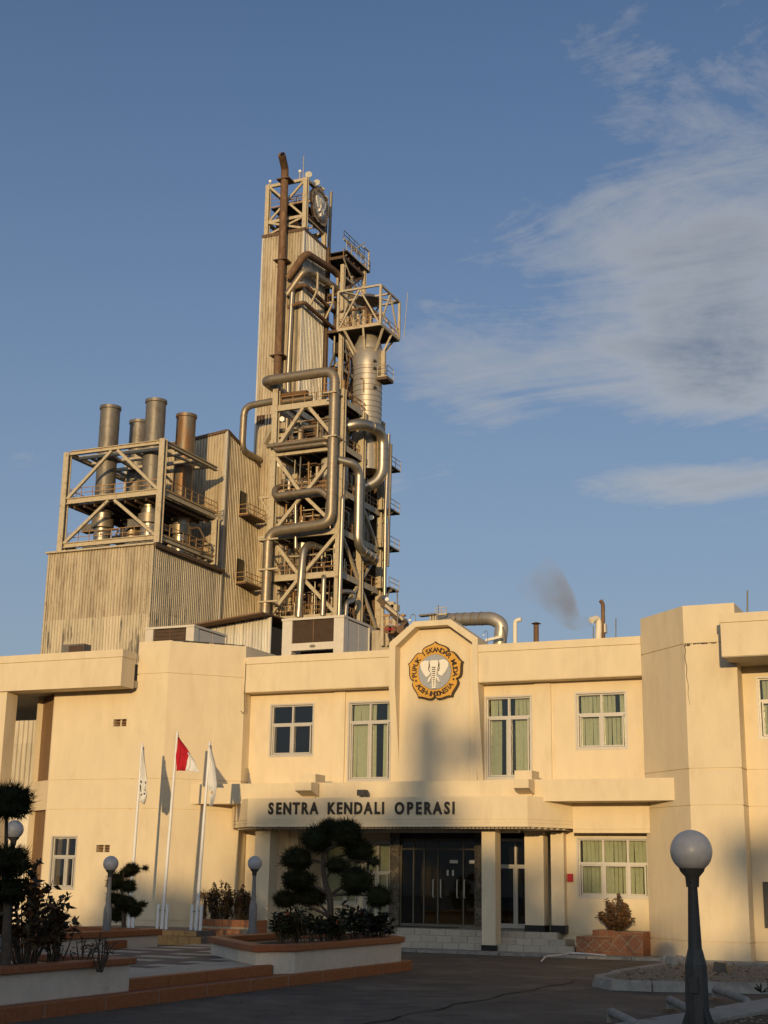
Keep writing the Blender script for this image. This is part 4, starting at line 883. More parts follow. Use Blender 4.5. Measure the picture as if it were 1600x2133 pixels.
# equipment on the decks
def vessel(name, lb, x, y, z0, z1, r, m='vessel', dome=0.4, base=None, bands=0):
    t = thing(name, (x, y, z0), lb, 'vessel', 'vessels in the pipe structure')
    pr = [(r * 0.98, 0), (r, 0.02), (r, z1 - z0)] + [(r * math.cos(a), z1 - z0 + r * dome * math.sin(a)) for a in (0.3, 0.6, 0.9, 1.2, 1.5)]
    if base: pr = [(r * 0.3, -base)] + pr
    MB().lathe((x, y, z0), pr, 24).build('shell', m, t, True)
    k = z0 + 0.5
    while bands and k < z1: MB().lathe((x, y, k), [(r, 0), (r + 0.03, 0.01), (r + 0.03, 0.06), (r, 0.07)], 24).build('band', m, t, True); k += bands
    return t
vessel('drum_vessel', 'shiny drum vessel behind the big pipe on the top deck', -62.6, 127.0, 44.95, 48.6, 1.45, 'vessel', 0.3, bands=1.0)
vessel('drum_vessel', 'plain pale drum vessel with dark manhole on the fourth deck', -62.6, 127.0, 40.2, 44.2, 1.45, 'vesselw', 0.1)
MB().tube([(-63.3, 125.6, 41.4), (-63.3, 125.75, 41.4)], 0.3, 14).build('manhole', 'black', bpy.data.objects['drum_vessel.001'])
vessel('hopper_vessel', 'cone bottomed hopper hung in the second deck bay', -65.6, 126.2, 33.0, 35.2, 0.85, 'vessel', 0.1, 1.6)
vessel('drum_vessel', 'large grey vessel at the rear of the third deck bay', -62.4, 131.2, 36.2, 39.6, 1.9, 'stack', 0.3)
vessel('drum_vessel', 'pair member tank low on the left of the bottom bay', -66.6, 127.2, 22.8, 26.4, 0.9, 'vessel', 0.3)
vessel('drum_vessel', 'narrow bright tank beside the low left tank', -65.2, 126.6, 22.8, 26.2, 0.5, 'pipeb', 0.3)
vessel('drum_vessel', 'banded grey vessel behind the large right elbow duct', -61.9, 132.2, 45.2, 47.6, 1.5, 'stack', 0.4, bands=0.6)
vessel('rust_drum', 'rust brown fan casing in the third deck bay', -64.4, 126.6, 36.3, 38.0, 0.8, 'rust', 0.5)
for i, z in enumerate(FLR[:6]):
    for k in range(30):
        x, y = RN.uniform(AX0 + 0.5, AX1 - 0.6), AY0 + abs(RN.gauss(1.5, 2.2)) + 0.8; y = min(y, AY1 - 0.5)
        h = RN.uniform(1.0, 4.0); r = RN.choice((0.05, 0.07, 0.1, 0.14, 0.2)); m = RN.choice(('steeld', 'steeld', 'rust', 'pipe', 'pipeb', 'steel'))
        q = RN.random()
        if q < 0.55: pt = [(x, y, z + 0.05), (x, y, z + h)]
        elif q < 0.8: pt = [(x, y, z + 0.05), (x, y, z + h), (min(x + RN.uniform(-2.5, 2.5), AX1 - 0.5), y, z + h), (min(x + 1, AX1 - 0.5), y + 1.5, z + h)]
        else: pt = [(AX0 + 0.4, y, z + h), (x, y, z + h), (x, y, z + h * 0.4)]
        MB().tube(pt, r, 7, 0.3).build('small_pipe', m, PS, True)
    for k in range(9):
        x = RN.uniform(AX0 + 0.5, AX1 - 0.5); h0 = RN.uniform(0.2, 1.5); MB().tube([(x, AY0 + RN.uniform(0.5, 0.9), z + h0), (x, AY0 + 0.7, z + h0 + RN.uniform(1.0, 3.0))], RN.choice((0.035, 0.05, 0.08)), 6).build('small_pipe', RN.choice(('steel', 'pipeb', 'rail', 'steeld', 'rust')), PS)
    for k in range(4):
        zq = z + RN.uniform(1.2, 3.6); y = AY0 + RN.uniform(0.6, 2.5); a = RN.uniform(AX0 + 0.4, AX0 + 4); MB().bar((a, y, zq), (a + RN.uniform(1.5, 3.8), y, zq), 0.3, 0.1).build('cable_tray', RN.choice(('steel', 'steeld')), PS)
    for k in range(5):
        x, y = RN.uniform(AX0 + 0.8, AX1 - 1), RN.uniform(AY0 + 1, AY1 - 2); s = RN.uniform(0.3, 0.7)
        MB().box(x - s, x + s, y - s * 0.7, y + s * 0.7, z + 0.04, z + RN.uniform(0.6, 1.6)).build('machine', RN.choice(('steeld', 'stack', 'rust', 'vesselw')), PS)
    for k in range(4):
        y = RN.uniform(AY0 + 0.8, AY1 - 1); x = AX1 - RN.uniform(0.3, 1.2)
        MB().tube([(x, y, z + 0.05), (x, y, z + RN.uniform(1.5, 3.4))], RN.choice((0.06, 0.12, 0.22)), 7).build('small_pipe', RN.choice(('steel', 'rust', 'pipeb')), PS, True)
# big bent pipes
Yp = 122.6
line('bent_main_pipe', 'thick brown grey pipe zigzagging down the front of the steel structure', [at(592, 822, 'Y', 127.5), at(560, 800, 'Y', 124.4), at(553, 793, 'Y', Yp), at(698, 772, 'Y', Yp), at(689, 1090, 'Y', Yp), at(560, 1108, 'Y', Yp), at(549, 1352, 'Y', Yp)], 0.52, 'pipe', 1.3, n=18, rings=4.0)
for py in (1128, 1190, 1257):
    q = at(556, py, 'Y', Yp); MB().box(q.x - 0.75, q.x + 1.6, Yp - 0.62, Yp - 0.5, q.z, q.z + 0.16).build('pipe_clamp', 'steel', PS); MB().box(q.x - 0.75, q.x + 0.7, Yp - 0.5, Yp + 1.2, q.z + 0.01, q.z + 0.15).build('pipe_clamp', 'steel', PS)
for py in (822, 913):
    q = at(692, py, 'Y', Yp); MB().box(q.x - 0.75, q.x + 0.75, Yp - 0.65, Yp - 0.53, q.z, q.z + 0.14).build('pipe_clamp', 'steel', PS); MB().box(q.x + 0.55, q.x + 0.75, Yp - 0.53, AY0, q.z, q.z + 0.14).build('pipe_clamp', 'steel', PS)
line('loop_pipe', 'bronze pipe looping out left of the structure and down to the hall roof', [at(640, 822, 'Y', 125.5), at(590, 832, 'Y', 125.5), at(509, 847, 'Y', 125.5), at(504, 938, 'Y', 125.5), at(540, 958, 'Y', 129.6)], 0.38, 'pipe', 1.1, rings=3.0)
line('twin_top_pipe', 'upper of two brown pipes lying along the top deck', [at(578, 826, 'Y', 124.8), at(640, 818, 'Y', 124.8)], 0.3, 'rust')
line('twin_top_pipe', 'lower of two brown pipes lying along the top deck', [at(590, 837, 'Y', 124.6), at(650, 829, 'Y', 124.6)], 0.3, 'pipe')
line('header_pipe', 'upper of two horizontal header pipes above the fourth deck', [at(557, 930, 'Y', 123.2), at(600, 924, 'Y', 123.2), at(686, 912, 'Y', 123.2), at(700, 925, 'Y', 126)], 0.24, 'pipe', 0.5, rings=2.5)
line('header_pipe', 'lower of two horizontal header pipes above the fourth deck', [at(573, 900, 'Y', 125), at(572, 937, 'Y', 123.3), at(682, 923, 'Y', 123.3), at(690, 945, 'Y', 125)], 0.22, 'pipe', 0.5, rings=2.5)
line('header_pipe', 'horizontal pipe crossing the top deck bay', [at(566, 900, 'Y', 126), at(600, 896, 'Y', 126), at(668, 886, 'Y', 126)], 0.26, 'pipe', 0.4)
line('hairpin_pipe', 'hairpin bent pipe lying across the front of the third deck', [at(592, 1012, 'Y', 126), at(573, 1018, 'Y', 123.6), at(572, 1034, 'Y', 123.0), at(668, 1020, 'Y', 123.0), at(690, 1042, 'Y', 123.0)], 0.34, 'pipe', 0.7, rings=2.0)
line('hooked_pipe', 'shiny hooked riser pipe in the middle of the lower bays', [at(622, 1285, 'Y', 123.2), at(628, 1190, 'Y', 123.2), at(634, 1130, 'Y', 123.6), at(680, 1146, 'Y', 127)], 0.36, 'pipeb', 1.4, rings=2.2)
line('riser_stub', 'short shiny riser right of the hooked pipe', [at(672, 1282, 'Y', 123.3), at(675, 1203, 'Y', 123.3), at(672, 1197, 'Y', 125)], 0.24, 'pipeb', 0.3, rings=2.2)
line('corner_riser', 'slim shiny riser at the right front corner of the structure', [at(722, 1036, 'Y', 124.6), at(714, 1034, 'Y', 123.4), at(706, 1285, 'Y', 123.4)], 0.22, 'pipeb', 0.4, rings=2.4)
line('drop_pipe', 'thin shiny drop pipe through the second deck', [at(616, 1052, 'Y', 123.7), at(616, 1145, 'Y', 123.7), at(622, 1150, 'Y', 125)], 0.18, 'pipeb', 0.3)
# right side ducts
X3 = -59.0
c = at(797, 935, 'X', X3)
line('elbow_duct', 'thick shiny elbow duct bulging from the right side of the structure', [(-61.5, 125.6, at(722, 886, 'Y', 125).z), (X3 - 0.4, 126.4, at(735, 884, 'Y', 126.4).z), (X3, c.y, at(790, 893, 'X', X3).z), (X3, c.y, at(797, 1003, 'X', X3).z), (-61.8, c.y - 1.6, at(745, 1008, 'X', -60).z)], 0.62, 'pipeb', 2.0, n=20, rings=1.2)
c = at(747, 1050, 'X', X3)
line('hook_duct', 'shiny duct hooking down the right side of the structure', [(-61.0, c.y - 2.0, at(728, 963, 'X', -60).z), (X3 - 0.2, c.y - 0.8, at(742, 966, 'X', X3).z), (X3, c.y, at(748, 985, 'X', X3).z), (X3, c.y, at(745, 1140, 'X', X3).z), (X3, c.y + 5.2, at(787, 1168, 'X', X3).z), (-61.6, c.y + 4.6, at(757, 1172, 'X', -61).z)], 0.46, 'pipeb', 1.3, n=18, rings=1.1)
line('zigzag_pipe', 'small zigzag pipe low on the right side of the structure', [at(712, 1232, 'X', -59.8), at(728, 1232, 'X', -59.6), at(738, 1236, 'X', -59.6), at(735, 1252, 'X', -59.6), at(722, 1254, 'X', -59.6), at(720, 1285, 'X', -59.6)], 0.22, 'pipeb', 0.4)
line('edge_riser', 'long thin bright riser at the rear right corner of the structure', [at(810, 905, 'X', -58.6), at(803, 1070, 'X', -58.6), at(801, 1245, 'X', -58.6), at(792, 1246, 'X', -58.6)], 0.2, 'pipeb', 0.3)
line('edge_riser', 'dark thin riser just behind the bright one at the rear corner', [at(815, 925, 'X', -58.3), at(808, 1180, 'X', -58.3)], 0.14, 'stack')
for z in FLR[1:6]:
    MB().box(AX1, AX1 + 1.6, 133.0, 135.6, z - 0.1, z).build('side_landing', 'deck', PS); railing((AX1 + 1.6, 133.0, z), (AX1 + 1.6, 135.6, z), PS, 'steel'); MB().bar((AX1, 134, z - 1.4), (AX1 + 1.5, 134, z - 0.1), 0.12).build('side_strut', 'steel', PS)
# floodlights on the steelwork
for px, py, lb in ((588, 873, 'lit looking floodlight in the top deck bay'), (583, 967, 'small floodlight in the fourth deck bay'), (700, 1036, 'small floodlight beside the front right column'), (774, 1078, 'small floodlight at the right side of the third deck')):
    q = at(px, py, 'Y', 124.2) if px < 750 else at(px, py, 'X', -60.2)
    t = thing('floodlight', q, lb, 'floodlight', 'floodlights on the pipe structure')
    MB().tube([q, q + Vector((0.03, -0.12, -0.02))], [0.2, 0.28], 12).build('lens', 'lampw', t, True); MB().tube([q + Vector((0, 0.35, 0.1)), q], [0.1, 0.22], 12).build('housing', 'steel', t, True)
# ------------------------------------------------------------------ banded column vessel with its cage
q = at(766, 800, 'Y', 131.5); CX, CY, CR = q.x, 131.5, 1.58
zt = at(766, 700, 'Y', CY - CR).z
CV = thing('column_vessel', (CX, CY, 30), 'tall shiny banded column vessel rising out of the structure', 'vessel')
MB().lathe((CX, CY, 0), [(CR, 44.0), (CR, zt - 1.2), (CR * 0.93, zt - 0.5), (CR * 0.72, zt + 0.3), (CR * 0.6, zt + 1.2)], 32).build('shell', 'vessel', CV, True)
z = 48.5
while z < zt - 1.2:
    MB().lathe((CX, CY, z), [(CR, 0), (CR + 0.03, 0.01), (CR + 0.03, 0.06), (CR, 0.07)], 32).build('band', 'stackr', CV, True); z += 0.62
MB().lathe((CX, CY, zt - 3.2), [(CR, 0), (CR + 0.05, 0.0), (CR + 0.05, 2.0), (CR, 2.05)], 32).build('jacket', 'vessel', CV, True)
for py in (710 + 40, 765, 805):
    q = at(780, py, 'Y', CY - CR * 0.85); MB().tube([(q.x, q.y - 0.25, q.z), (q.x, q.y + 0.4, q.z)], 0.13, 10).build('nozzle', 'stack', CV, True)
MB().tube([at(757, 815, 'Y', CY - CR - 0.3), at(757, 788, 'Y', CY - CR - 0.3), at(750, 786, 'Y', CY - CR - 0.3)], 0.05, 6, 0.3).build('lamp_bracket', 'rail', CV)
cg = 2.55
CG = thing('cage_platform', (CX, CY, zt), 'square railed steel cage platform on top of the column vessel', 'platform')
zb, zc = at(791, 672, 'Y', CY - cg).z, at(791, 594, 'Y', CY - cg).z
K = [(CX - cg, CY - cg), (CX + cg, CY - cg), (CX + cg, CY + cg), (CX - cg, CY + cg)]
MB().box(CX - cg, CX + cg, CY - cg, CY + cg, zb - 0.12, zb).build('deck', 'deck', CG)
for i in range(4):
    (xa, ya), (xb, yb) = K[i], K[(i + 1) % 4]
    MB().bar((xa, ya, zb - 0.1), (xa, ya, zc), 0.24).build('post', 'steel', CG); MB().bar((xa, ya, zc), (xb, yb, zc), 0.2).build('top_beam', 'steel', CG); MB().bar((xa, ya, zb - 0.15), (xb, yb, zb - 0.15), 0.2, 0.3).build('edge_beam', 'steel', CG)
    xm_, ym_ = (xa + xb) / 2, (ya + yb) / 2
    for xe, ye in ((xa, ya), (xb, yb)): MB().bar((xm_, ym_, zc - 0.1), (xe + (xm_ - xe) * 0.08, ye + (ym_ - ye) * 0.08, zb + 0.1), 0.16).build('brace', 'steel', CG)
    railing((xa, ya, zb), (xb, yb, zb), CG, 'rail', 1.1)
    for t_ in (0.15, 0.6):
        p = Vector((xa + (xb - xa) * t_, ya + (yb - ya) * t_, zb - 0.25)); d = (Vector((CX, CY, 0)) - Vector((p.x, p.y, 0))).normalized()
        qv = Vector((CX, CY, zt - 1.6)) - d * CR; MB().bar(p, qv, 0.2).build('strut', 'steel', CG)
MB().bar((CX - cg, CY - cg, zc), (CX + cg, CY + cg, zc), 0.16).build('top_beam', 'steel', CG)
MB().bar((CX - cg, CY, zc), (CX + cg, CY, zc), 0.18).build('top_beam', 'steel', CG)
MB().tube([(CX - 1.4, CY, zb + 0.1), (CX - 0.3, CY, zb + 0.1), (CX - 0.3, CY, zc - 1.2), (CX - 3.8, CY, zc - 1.2)], 0.16, 8, 0.4).build('vent_pipe', 'rust', CG, True)
MB().lathe((CX - 0.4, CY + 0.6, zc - 0.25), [(1.5, 0), (1.2, 0.45), (0.6, 0.75), (0.1, 0.85)], 20).build('hood', 'stack', CG, True)
MB().bar((CX - 0.5, CY + 0.4, zc - 0.8), (CX + 2.0, CY - 1.5, zb + 0.9), 0.5, 0.45).build('hoist_arm', 'steeld', CG)
for k in range(5): MB().bar((CX - 2 + k * 0.7, CY - 1.2, zb), (CX - 2 + k * 0.7, CY - 1.2, zb + RN.uniform(1.2, 2.4)), 0.14).build('valve_stem', 'steel', CG)
MB().bar((CX + cg + 0.6, CY + cg, zb), (CX + cg + 1.0, CY + cg, zc + 1.0), 0.05).build('whip_aerial', 'steel', CG)
# little side balcony and ladder duct
sbz = at(803, 790, 'Y', CY).z
MB().box(CX + CR - 0.1, CX + CR + 1.1, CY - 0.9, CY + 0.9, sbz - 0.3, sbz).build('side_balcony', 'steeld', CV)
railing((CX + CR + 1.1, CY - 0.9, sbz), (CX + CR + 1.1, CY + 0.9, sbz), CV, 'steel', 1.3); railing((CX + CR, CY - 0.9, sbz), (CX + CR + 1.1, CY - 0.9, sbz), CV, 'steel', 1.3)
MB().box(CX + CR + 0.05, CX + CR + 0.5, CY - 0.2, CY + 0.2, sbz, zt - 1.4).build('ladder_duct', 'steel', CV)
railing((AX1 - 0.2, AY0 + 0.5, 49.95), (AX1 - 0.2, CY - 1.2, 49.95), CV if False else PS, 'rail', 1.2)
# walkway deck left of the vessel, above the structure
MB().box(-64.8, -62.4, 128.4, 131, 52.2, 52.35).build('walkway', 'steeld', PS); railing((-64.8, 128.4, 52.35), (-62.4, 128.4, 52.35), PS); MB().bar((-64.8, 128.5, 49.9), (-64.8, 128.5, 55), 0.16).build('walkway_post', 'rail', PS); MB().bar((-62.5, 128.5, 49.9), (-62.5, 128.5, 53.6), 0.16).build('walkway_post', 'rail', PS)

# ------------------------------------------------------------------ roofscape to the right of the structure
RK = thing('pipe_rack', at(820, 1320, 'Y', 120), 'cluttered rusty pipe rack with sloping conveyor roof right of the structure', 'pipe rack')
Yr = 120.0
def R_(px, py, y=Yr): return at(px, py, 'Y', y)
for px in (797, 808, 822, 838): MB().bar(R_(px, 1345), R_(px, 1285 if px > 800 else 1262), 0.3).build('post', 'steel', RK)
MB().bar(R_(790, 1248, 119), R_(846, 1302, 119), 0.5, 0.5).build('sloping_beam', 'steeld', RK); MB().bar(R_(806, 1262, 118.6), R_(843, 1292, 118.6), 0.8, 0.25).build('sloping_roof', 'steel', RK)
for py in (1282, 1295, 1308): MB().bar(R_(792, py), R_(845, py), 0.2).build('beam', 'rail', RK)
for k in range(12): MB().bar(R_(795 + k * 4, 1320), R_(795 + k * 4, 1290 - (k % 4) * 4), 0.1).build('upright', RN.choice(('rail', 'steel')), RK)
for px, py in ((818, 1262), (826, 1268)): MB().box(R_(px, py).x - 0.35, R_(px, py).x + 0.35, 119.4, 120, R_(px, py).z - 0.3, R_(px, py).z + 0.3).build('junction_box', 'steel', RK)
MB().tube([R_(845, 1290), R_(850, 1302), R_(851, 1318)], 0.14, 8, 0.4).build('hose', 'stack', RK, True)
MB().box(R_(770, 1330).x, R_(850, 1330).x, 120.5, 124, 10, R_(800, 1312, 120.5).z).build('base_wall', 'clad', RK)
for i, (px, lb) in enumerate(((808, 'rusty drum end with faint red marks, leftmost of three'), (817, 'rusty drum end with red marks, middle of three'), (834, 'rusty drum end, rightmost of three beside the arch'))):
    q = at(px, 1311, 'Y', 118); t = thing('rusty_drum', q, lb, 'drum', 'rusty drums on the pipe rack')
    MB().tube([q, q + Vector((0, 2, 0))], 0.36, 16).build('drum_shell', 'rust', t, True); MB().tube([q + Vector((0, -0.02, 0)), q + Vector((0, 0.05, 0))], 0.39, 16).build('drum_rim', 'rust', t, True)
    if i < 2:
        for k in range(5): MB().bar(q + Vector((-0.25 + k * 0.1, -0.03, -0.1)), q + Vector((-0.2 + k * 0.1, -0.03, 0.12)), 0.04).build('red_mark', 'red', t)
def lamp_post(px, pb, ptop, y, lb, hook=1, r=0.45):
    b_, t_ = at(px, pb, 'Y', y), at(px, ptop, 'Y', y); h = (t_.z - b_.z)
    t = thing('hooked_lamp_post', b_, lb, 'lamp post')
    MB().tube([b_, t_, t_ + Vector((-hook * r * 0.5, 0, r)), t_ + Vector((-hook * r * 1.6, 0, r)), t_ + Vector((-hook * r * 2.2, 0, -r * 0.6))], 0.13 * r, 8, r).build('pole', 'stack', t, True)
    MB().ball(t_ + Vector((-hook * r * 2.2, 0, -r * 1.1)), r * 0.5, 10).build('lamp', 'lampw', t, True)
lamp_post(828, 1300, 1236, 112, 'tall thin hooked lamp post right of the structure')
lamp_post(866, 1330, 1285, 90, 'hooked lamp peeping over the left shoulder of the emblem arch', 1, 0.2)
lamp_post(1016, 1345, 1318, 80, 'small hooked lamp under the big bent duct', 1, 0.12)
# big bent duct
Yd = 85.0
a, b = at(905, 1292, 'Y', Yd + 3), at(1003, 1290, 'Y', Yd)
DU = thing('bent_duct', at(1040, 1340, 'Y', Yd), 'large shiny bent duct arching behind the emblem arch', 'duct')
MB().tube([a, at(1025, 1288, 'Y', Yd), at(1046, 1300, 'Y', Yd), at(1040, 1350, 'Y', Yd)], 0.44 * 1.0, 20, 1.0, steps=8).build('duct_run', 'vessel', DU, True)
for k in range(7):
    p = a.lerp(at(1020, 1288, 'Y', Yd), k / 7); MB().tube([p, p + Vector((0.05, -0.01, 0))], 0.46, 20).build('jacket_seam', 'pipe', DU, True)
q = at(946, 1288, 'Y', Yd - 0.4); MB().tube([q, q + Vector((0, -0.15, 0))], 0.14, 12).build('nozzle', 'pipe', DU, True)
MB().bar(at(875, 1283, 'Y', 84), at(908, 1280, 'Y', 84), 0.5, 0.1).build('canopy_plate', 'stack', DU)
for px in (897, 903, 908): MB().bar(at(px, 1300, 'Y', 84), at(px, 1282, 'Y', 84), 0.09).build('plate_post', 'steel', DU)
railing(at(908, 1282, 'Y', 86), at(930, 1280, 'Y', 86), DU, 'steel', 0.5, 2, 0.02); MB().bar(at(913, 1282, 'Y', 86), at(913, 1260, 'Y', 86), 0.05).build('mast', 'stack', DU)
MB().bar(at(1047, 1306, 'Y', 84.3), at(1053, 1336, 'Y', 84.3), 0.1).build('ladder', 'stack', DU); MB().bar(at(1012, 1334, 'Y', 84), at(1046, 1326, 'Y', 84), 0.16).build('support_arm', 'trim', DU)
# small flues on the skyline
line('gooseneck_vent', 'cream gooseneck vent pipe on the skyline right of the bent duct', [at(1073, 1350, 'Y', 60), at(1073, 1293, 'Y', 60), at(1086, 1290, 'Y', 60)], 0.10, 'trim', 0.25, 'vent', grp='vents on the skyline')
fl_ = thing('capped_flue', at(1117, 1340, 'Y', 70), 'short rusty flue with flat cap on the skyline', 'flue')
q0, q1 = at(1117, 1345, 'Y', 70), at(1117, 1302, 'Y', 70); MB().tube([q0, q1], 0.14, 12).build('pipe', 'rust', fl_, True); MB().lathe(q1 + Vector((0, 0, 0.06)), [(0.26, 0), (0.24, 0.03), (0.05, 0.1)], 14).build('cap', 'steeld', fl_, True)
Ys = 95.0
line('smoking_flue', 'curved cream flue with open mouth giving off grey smoke', [at(1246, 1345, 'Y', Ys), at(1248, 1300, 'Y', Ys), at(1244, 1288, 'Y', Ys), at(1232, 1292, 'Y', Ys - 0.6)], 0.24, 'trim', 0.7, 'flue', grp='vents on the skyline')
line('tall_flue', 'tall brown flue with bent tip beside the smoking flue', [at(1257, 1345, 'Y', Ys), at(1256, 1258, 'Y', Ys), at(1251, 1251, 'Y', Ys)], 0.14, 'rust', 0.3, 'flue', grp='vents on the skyline')
MB().box(at(1250, 1310, 'Y', Ys).x, at(1262, 1310, 'Y', Ys).x, Ys - 0.1, Ys + 0.4, at(1250, 1318, 'Y', Ys).z, at(1250, 1300, 'Y', Ys).z).build('flue_clamp', 'trim', bpy.data.objects['tall_flue'])
for px, pb, pt, lb in ((1236, 1345, 1304, 'thin rod left of the smoking flue'), (1283, 1345, 1288, 'thin lightning rod on the skyline right of the flues'), (1557, 1290, 1230, 'thin lightning rod above the right wing roof')):
    tags(MB().tube([at(px, pb, 'Y', 60 if px > 1300 else 90), at(px, pt, 'Y', 60 if px > 1300 else 90)], 0.035, 6).build('lightning_rod', 'stack'), lb, 'rod')

# ------------------------------------------------------------------ air handling units on the office roof
def ahu(lb, px0, px1, pxr, pt, Y, zb, low=False):
    x0, x1 = at(px0, 1320, 'Y', Y).x, at(px1, 1320, 'Y', Y).x; zt_ = at(px1, pt, 'Y', Y).z; yb = at(pxr, pt + 20, 'X', x1).y
    t = thing('air_handling_unit', ((x0 + x1) / 2, Y, zb), lb, 'air handling unit', 'air handling units on the roof'); w_ = x1 - x0; H = zt_ - zb
    pw = 0.16 * w_
    MB().box(x0, x0 + pw, Y, Y + 0.3, zb, zt_ - 0.07).build('panel', 'hvac', t); MB().box(x1 - pw, x1, Y, Y + 0.3, zb, zt_ - 0.07).build('panel', 'hvac', t)
    MB().box(x0 - 0.02, x1 + 0.02, Y - 0.03, yb, zt_ - 0.07, zt_).build('top', 'hvac', t)
    zc_ = at((px0 + px1) / 2, 1338, 'Y', Y).z if not low else zb + 0.2
    MB().box(x0 + pw, x1 - pw, Y + 0.08, Y + 0.2, zc_, zt_ - 0.071).build('coil', 'hvacd', t)
    n = 20
    for k in range(n): MB().box(x0 + pw, x1 - pw, Y + 0.055, Y + 0.079, zc_ + (zt_ - 0.09 - zc_) * (k + 0.2) / n, zc_ + (zt_ - 0.09 - zc_) * (k + 0.75) / n).build('coil_fin', 'hvacd', t)
    MB().box((x0 + x1) / 2 - 0.012, (x0 + x1) / 2 + 0.012, Y + 0.04, Y + 0.054, zc_, zt_ - 0.075).build('coil_bar', 'rust', t)
    MB().box(x0 + pw, x1 - pw, Y + 0.01, Y + 0.25, zc_ - (0.22 if not low else 0.1), zc_ - 0.002).build('panel', 'hvac', t)
    bd = MB(); c_ = Vector(((x0 + x1) / 2, Y + 0.006, zc_ - 0.11)); el = [(0.10 * math.cos(rad(a)), 0.045 * math.sin(rad(a))) for a in range(0, 360, 20)]
    bd.loft([(c_.x + u, Y - 0.004, c_.z + v) for u, v in el], [(c_.x + u, Y + 0.01, c_.z + v) for u, v in el]); bd.build('badge', 'stack', t)
    MB().box(x0 + pw, x1 - pw, Y + 0.6, Y + 0.7, zb, zc_ - 0.1).build('inner_dark', 'black', t)
    d = (yb - Y - 0.3) / 2
    for k in (0, 1): MB().box(x1 - 0.06, x1 - 0.02, Y + 0.31 + k * d, Y + 0.27 + (k + 1) * d, zb + 0.38 * (0 if low else 1), zt_ - 0.1).build('side_door', 'hvac', t)
    for k in (0.25, 0.75): MB().box(x1 - 0.02, x1 + 0.02, Y + 0.3 + d - 0.04, Y + 0.3 + d + 0.03, zb + 0.3 + H * 0.5 * k, zb + 0.36 + H * 0.5 * k).build('door_latch', 'black', t)
    MB().bar((x1 - 0.02, yb, zb), (x1 - 0.02, yb, zt_ - 0.07), 0.07).build('corner_post', 'hvac', t); MB().bar((x0, yb, zb), (x0, yb, zt_ - 0.07), 0.07).build('corner_post', 'hvac', t)
    MB().box(x0, x0 + 0.04, Y + 0.3, yb, zb, zt_ - 0.07).build('panel', 'hvac', t)
    return t
ahu('large pale air handling unit with brown coil on the roof below the structure', 588, 716, 770, 1281, 37.0, 6.76)
ahu('low pale air handling unit on the roof behind the left corner bay', 303, 404, 472, 1301, 38.5, 6.76, True)
cu_ = thing('condenser_unit', at(140, 1345, 'Y', 36), 'small grey condenser unit at the left roof edge', 'condenser')
q = at(150, 1345, 'Y', 36); MB().box(q.x - 0.4, q.x + 0.45, 36, 36.4, 6.6, q.z + 0.05).build('casing', 'stack', cu_); MB().box(q.x - 0.1, q.x + 0.42, 35.98, 36.0, 6.9, q.z).build('grille', 'hvacd', cu_)
# smoke
sm = MB(); SP = [at(1231, 1292, 'Y', Ys - 0.8), at(1205, 1300, 'Y', Ys - 1), at(1180, 1280, 'Y', Ys - 1), at(1165, 1250, 'Y', Ys - 1), at(1140, 1225, 'Y', Ys - 1), at(1112, 1195, 'Y', Ys - 1)]
sm.tube(SP, [0.42, 1.8], 14, 0.9, True, 5)
so_ = sm.build('smoke_plume', None, None, True, kind='stuff'); so_['label'] = 'thin grey smoke drifting up left from the flue'; so_['category'] = 'smoke'
m = bpy.data.materials.new('grey_smoke'); m.use_nodes = True; nn, ll = m.node_tree.nodes, m.node_tree.links; nn.remove(nn['Principled BSDF'])
pv = nn.new('ShaderNodeVolumePrincipled'); pv.inputs['Color'].default_value = (0.90, 0.86, 0.84, 1)
g_ = nn.new('ShaderNodeNewGeometry'); nz_ = nn.new('ShaderNodeTexNoise'); nz_.inputs['Scale'].default_value = 0.7; nz_.inputs['Detail'].default_value = 4; ll.new(g_.outputs['Position'], nz_.inputs['Vector'])
mr = nn.new('ShaderNodeMapRange'); mr.inputs[1].default_value = 0.40; mr.inputs[2].default_value = 0.70; mr.inputs[3].default_value = 0.05; mr.inputs[4].default_value = 0.26; ll.new(nz_.outputs[0], mr.inputs[0]); sp_ = nn.new('ShaderNodeSeparateXYZ'); ll.new(g_.outputs['Position'], sp_.inputs[0]); gx_ = nn.new('ShaderNodeMapRange'); gx_.inputs[1].default_value = SP[-1].x; gx_.inputs[2].default_value = SP[0].x; gx_.inputs[3].default_value = 0.45; gx_.inputs[4].default_value = 3.6; ll.new(sp_.outputs[0], gx_.inputs[0]); mm = nn.new('ShaderNodeMath'); mm.operation = 'MULTIPLY'; ll.new(mr.outputs[0], mm.inputs[0]); ll.new(gx_.outputs[0], mm.inputs[1]); ll.new(mm.outputs[0], pv.inputs['Density'])
ll.new(pv.outputs[0], nn['Material Output'].inputs['Volume']); so_.data.materials.append(m)

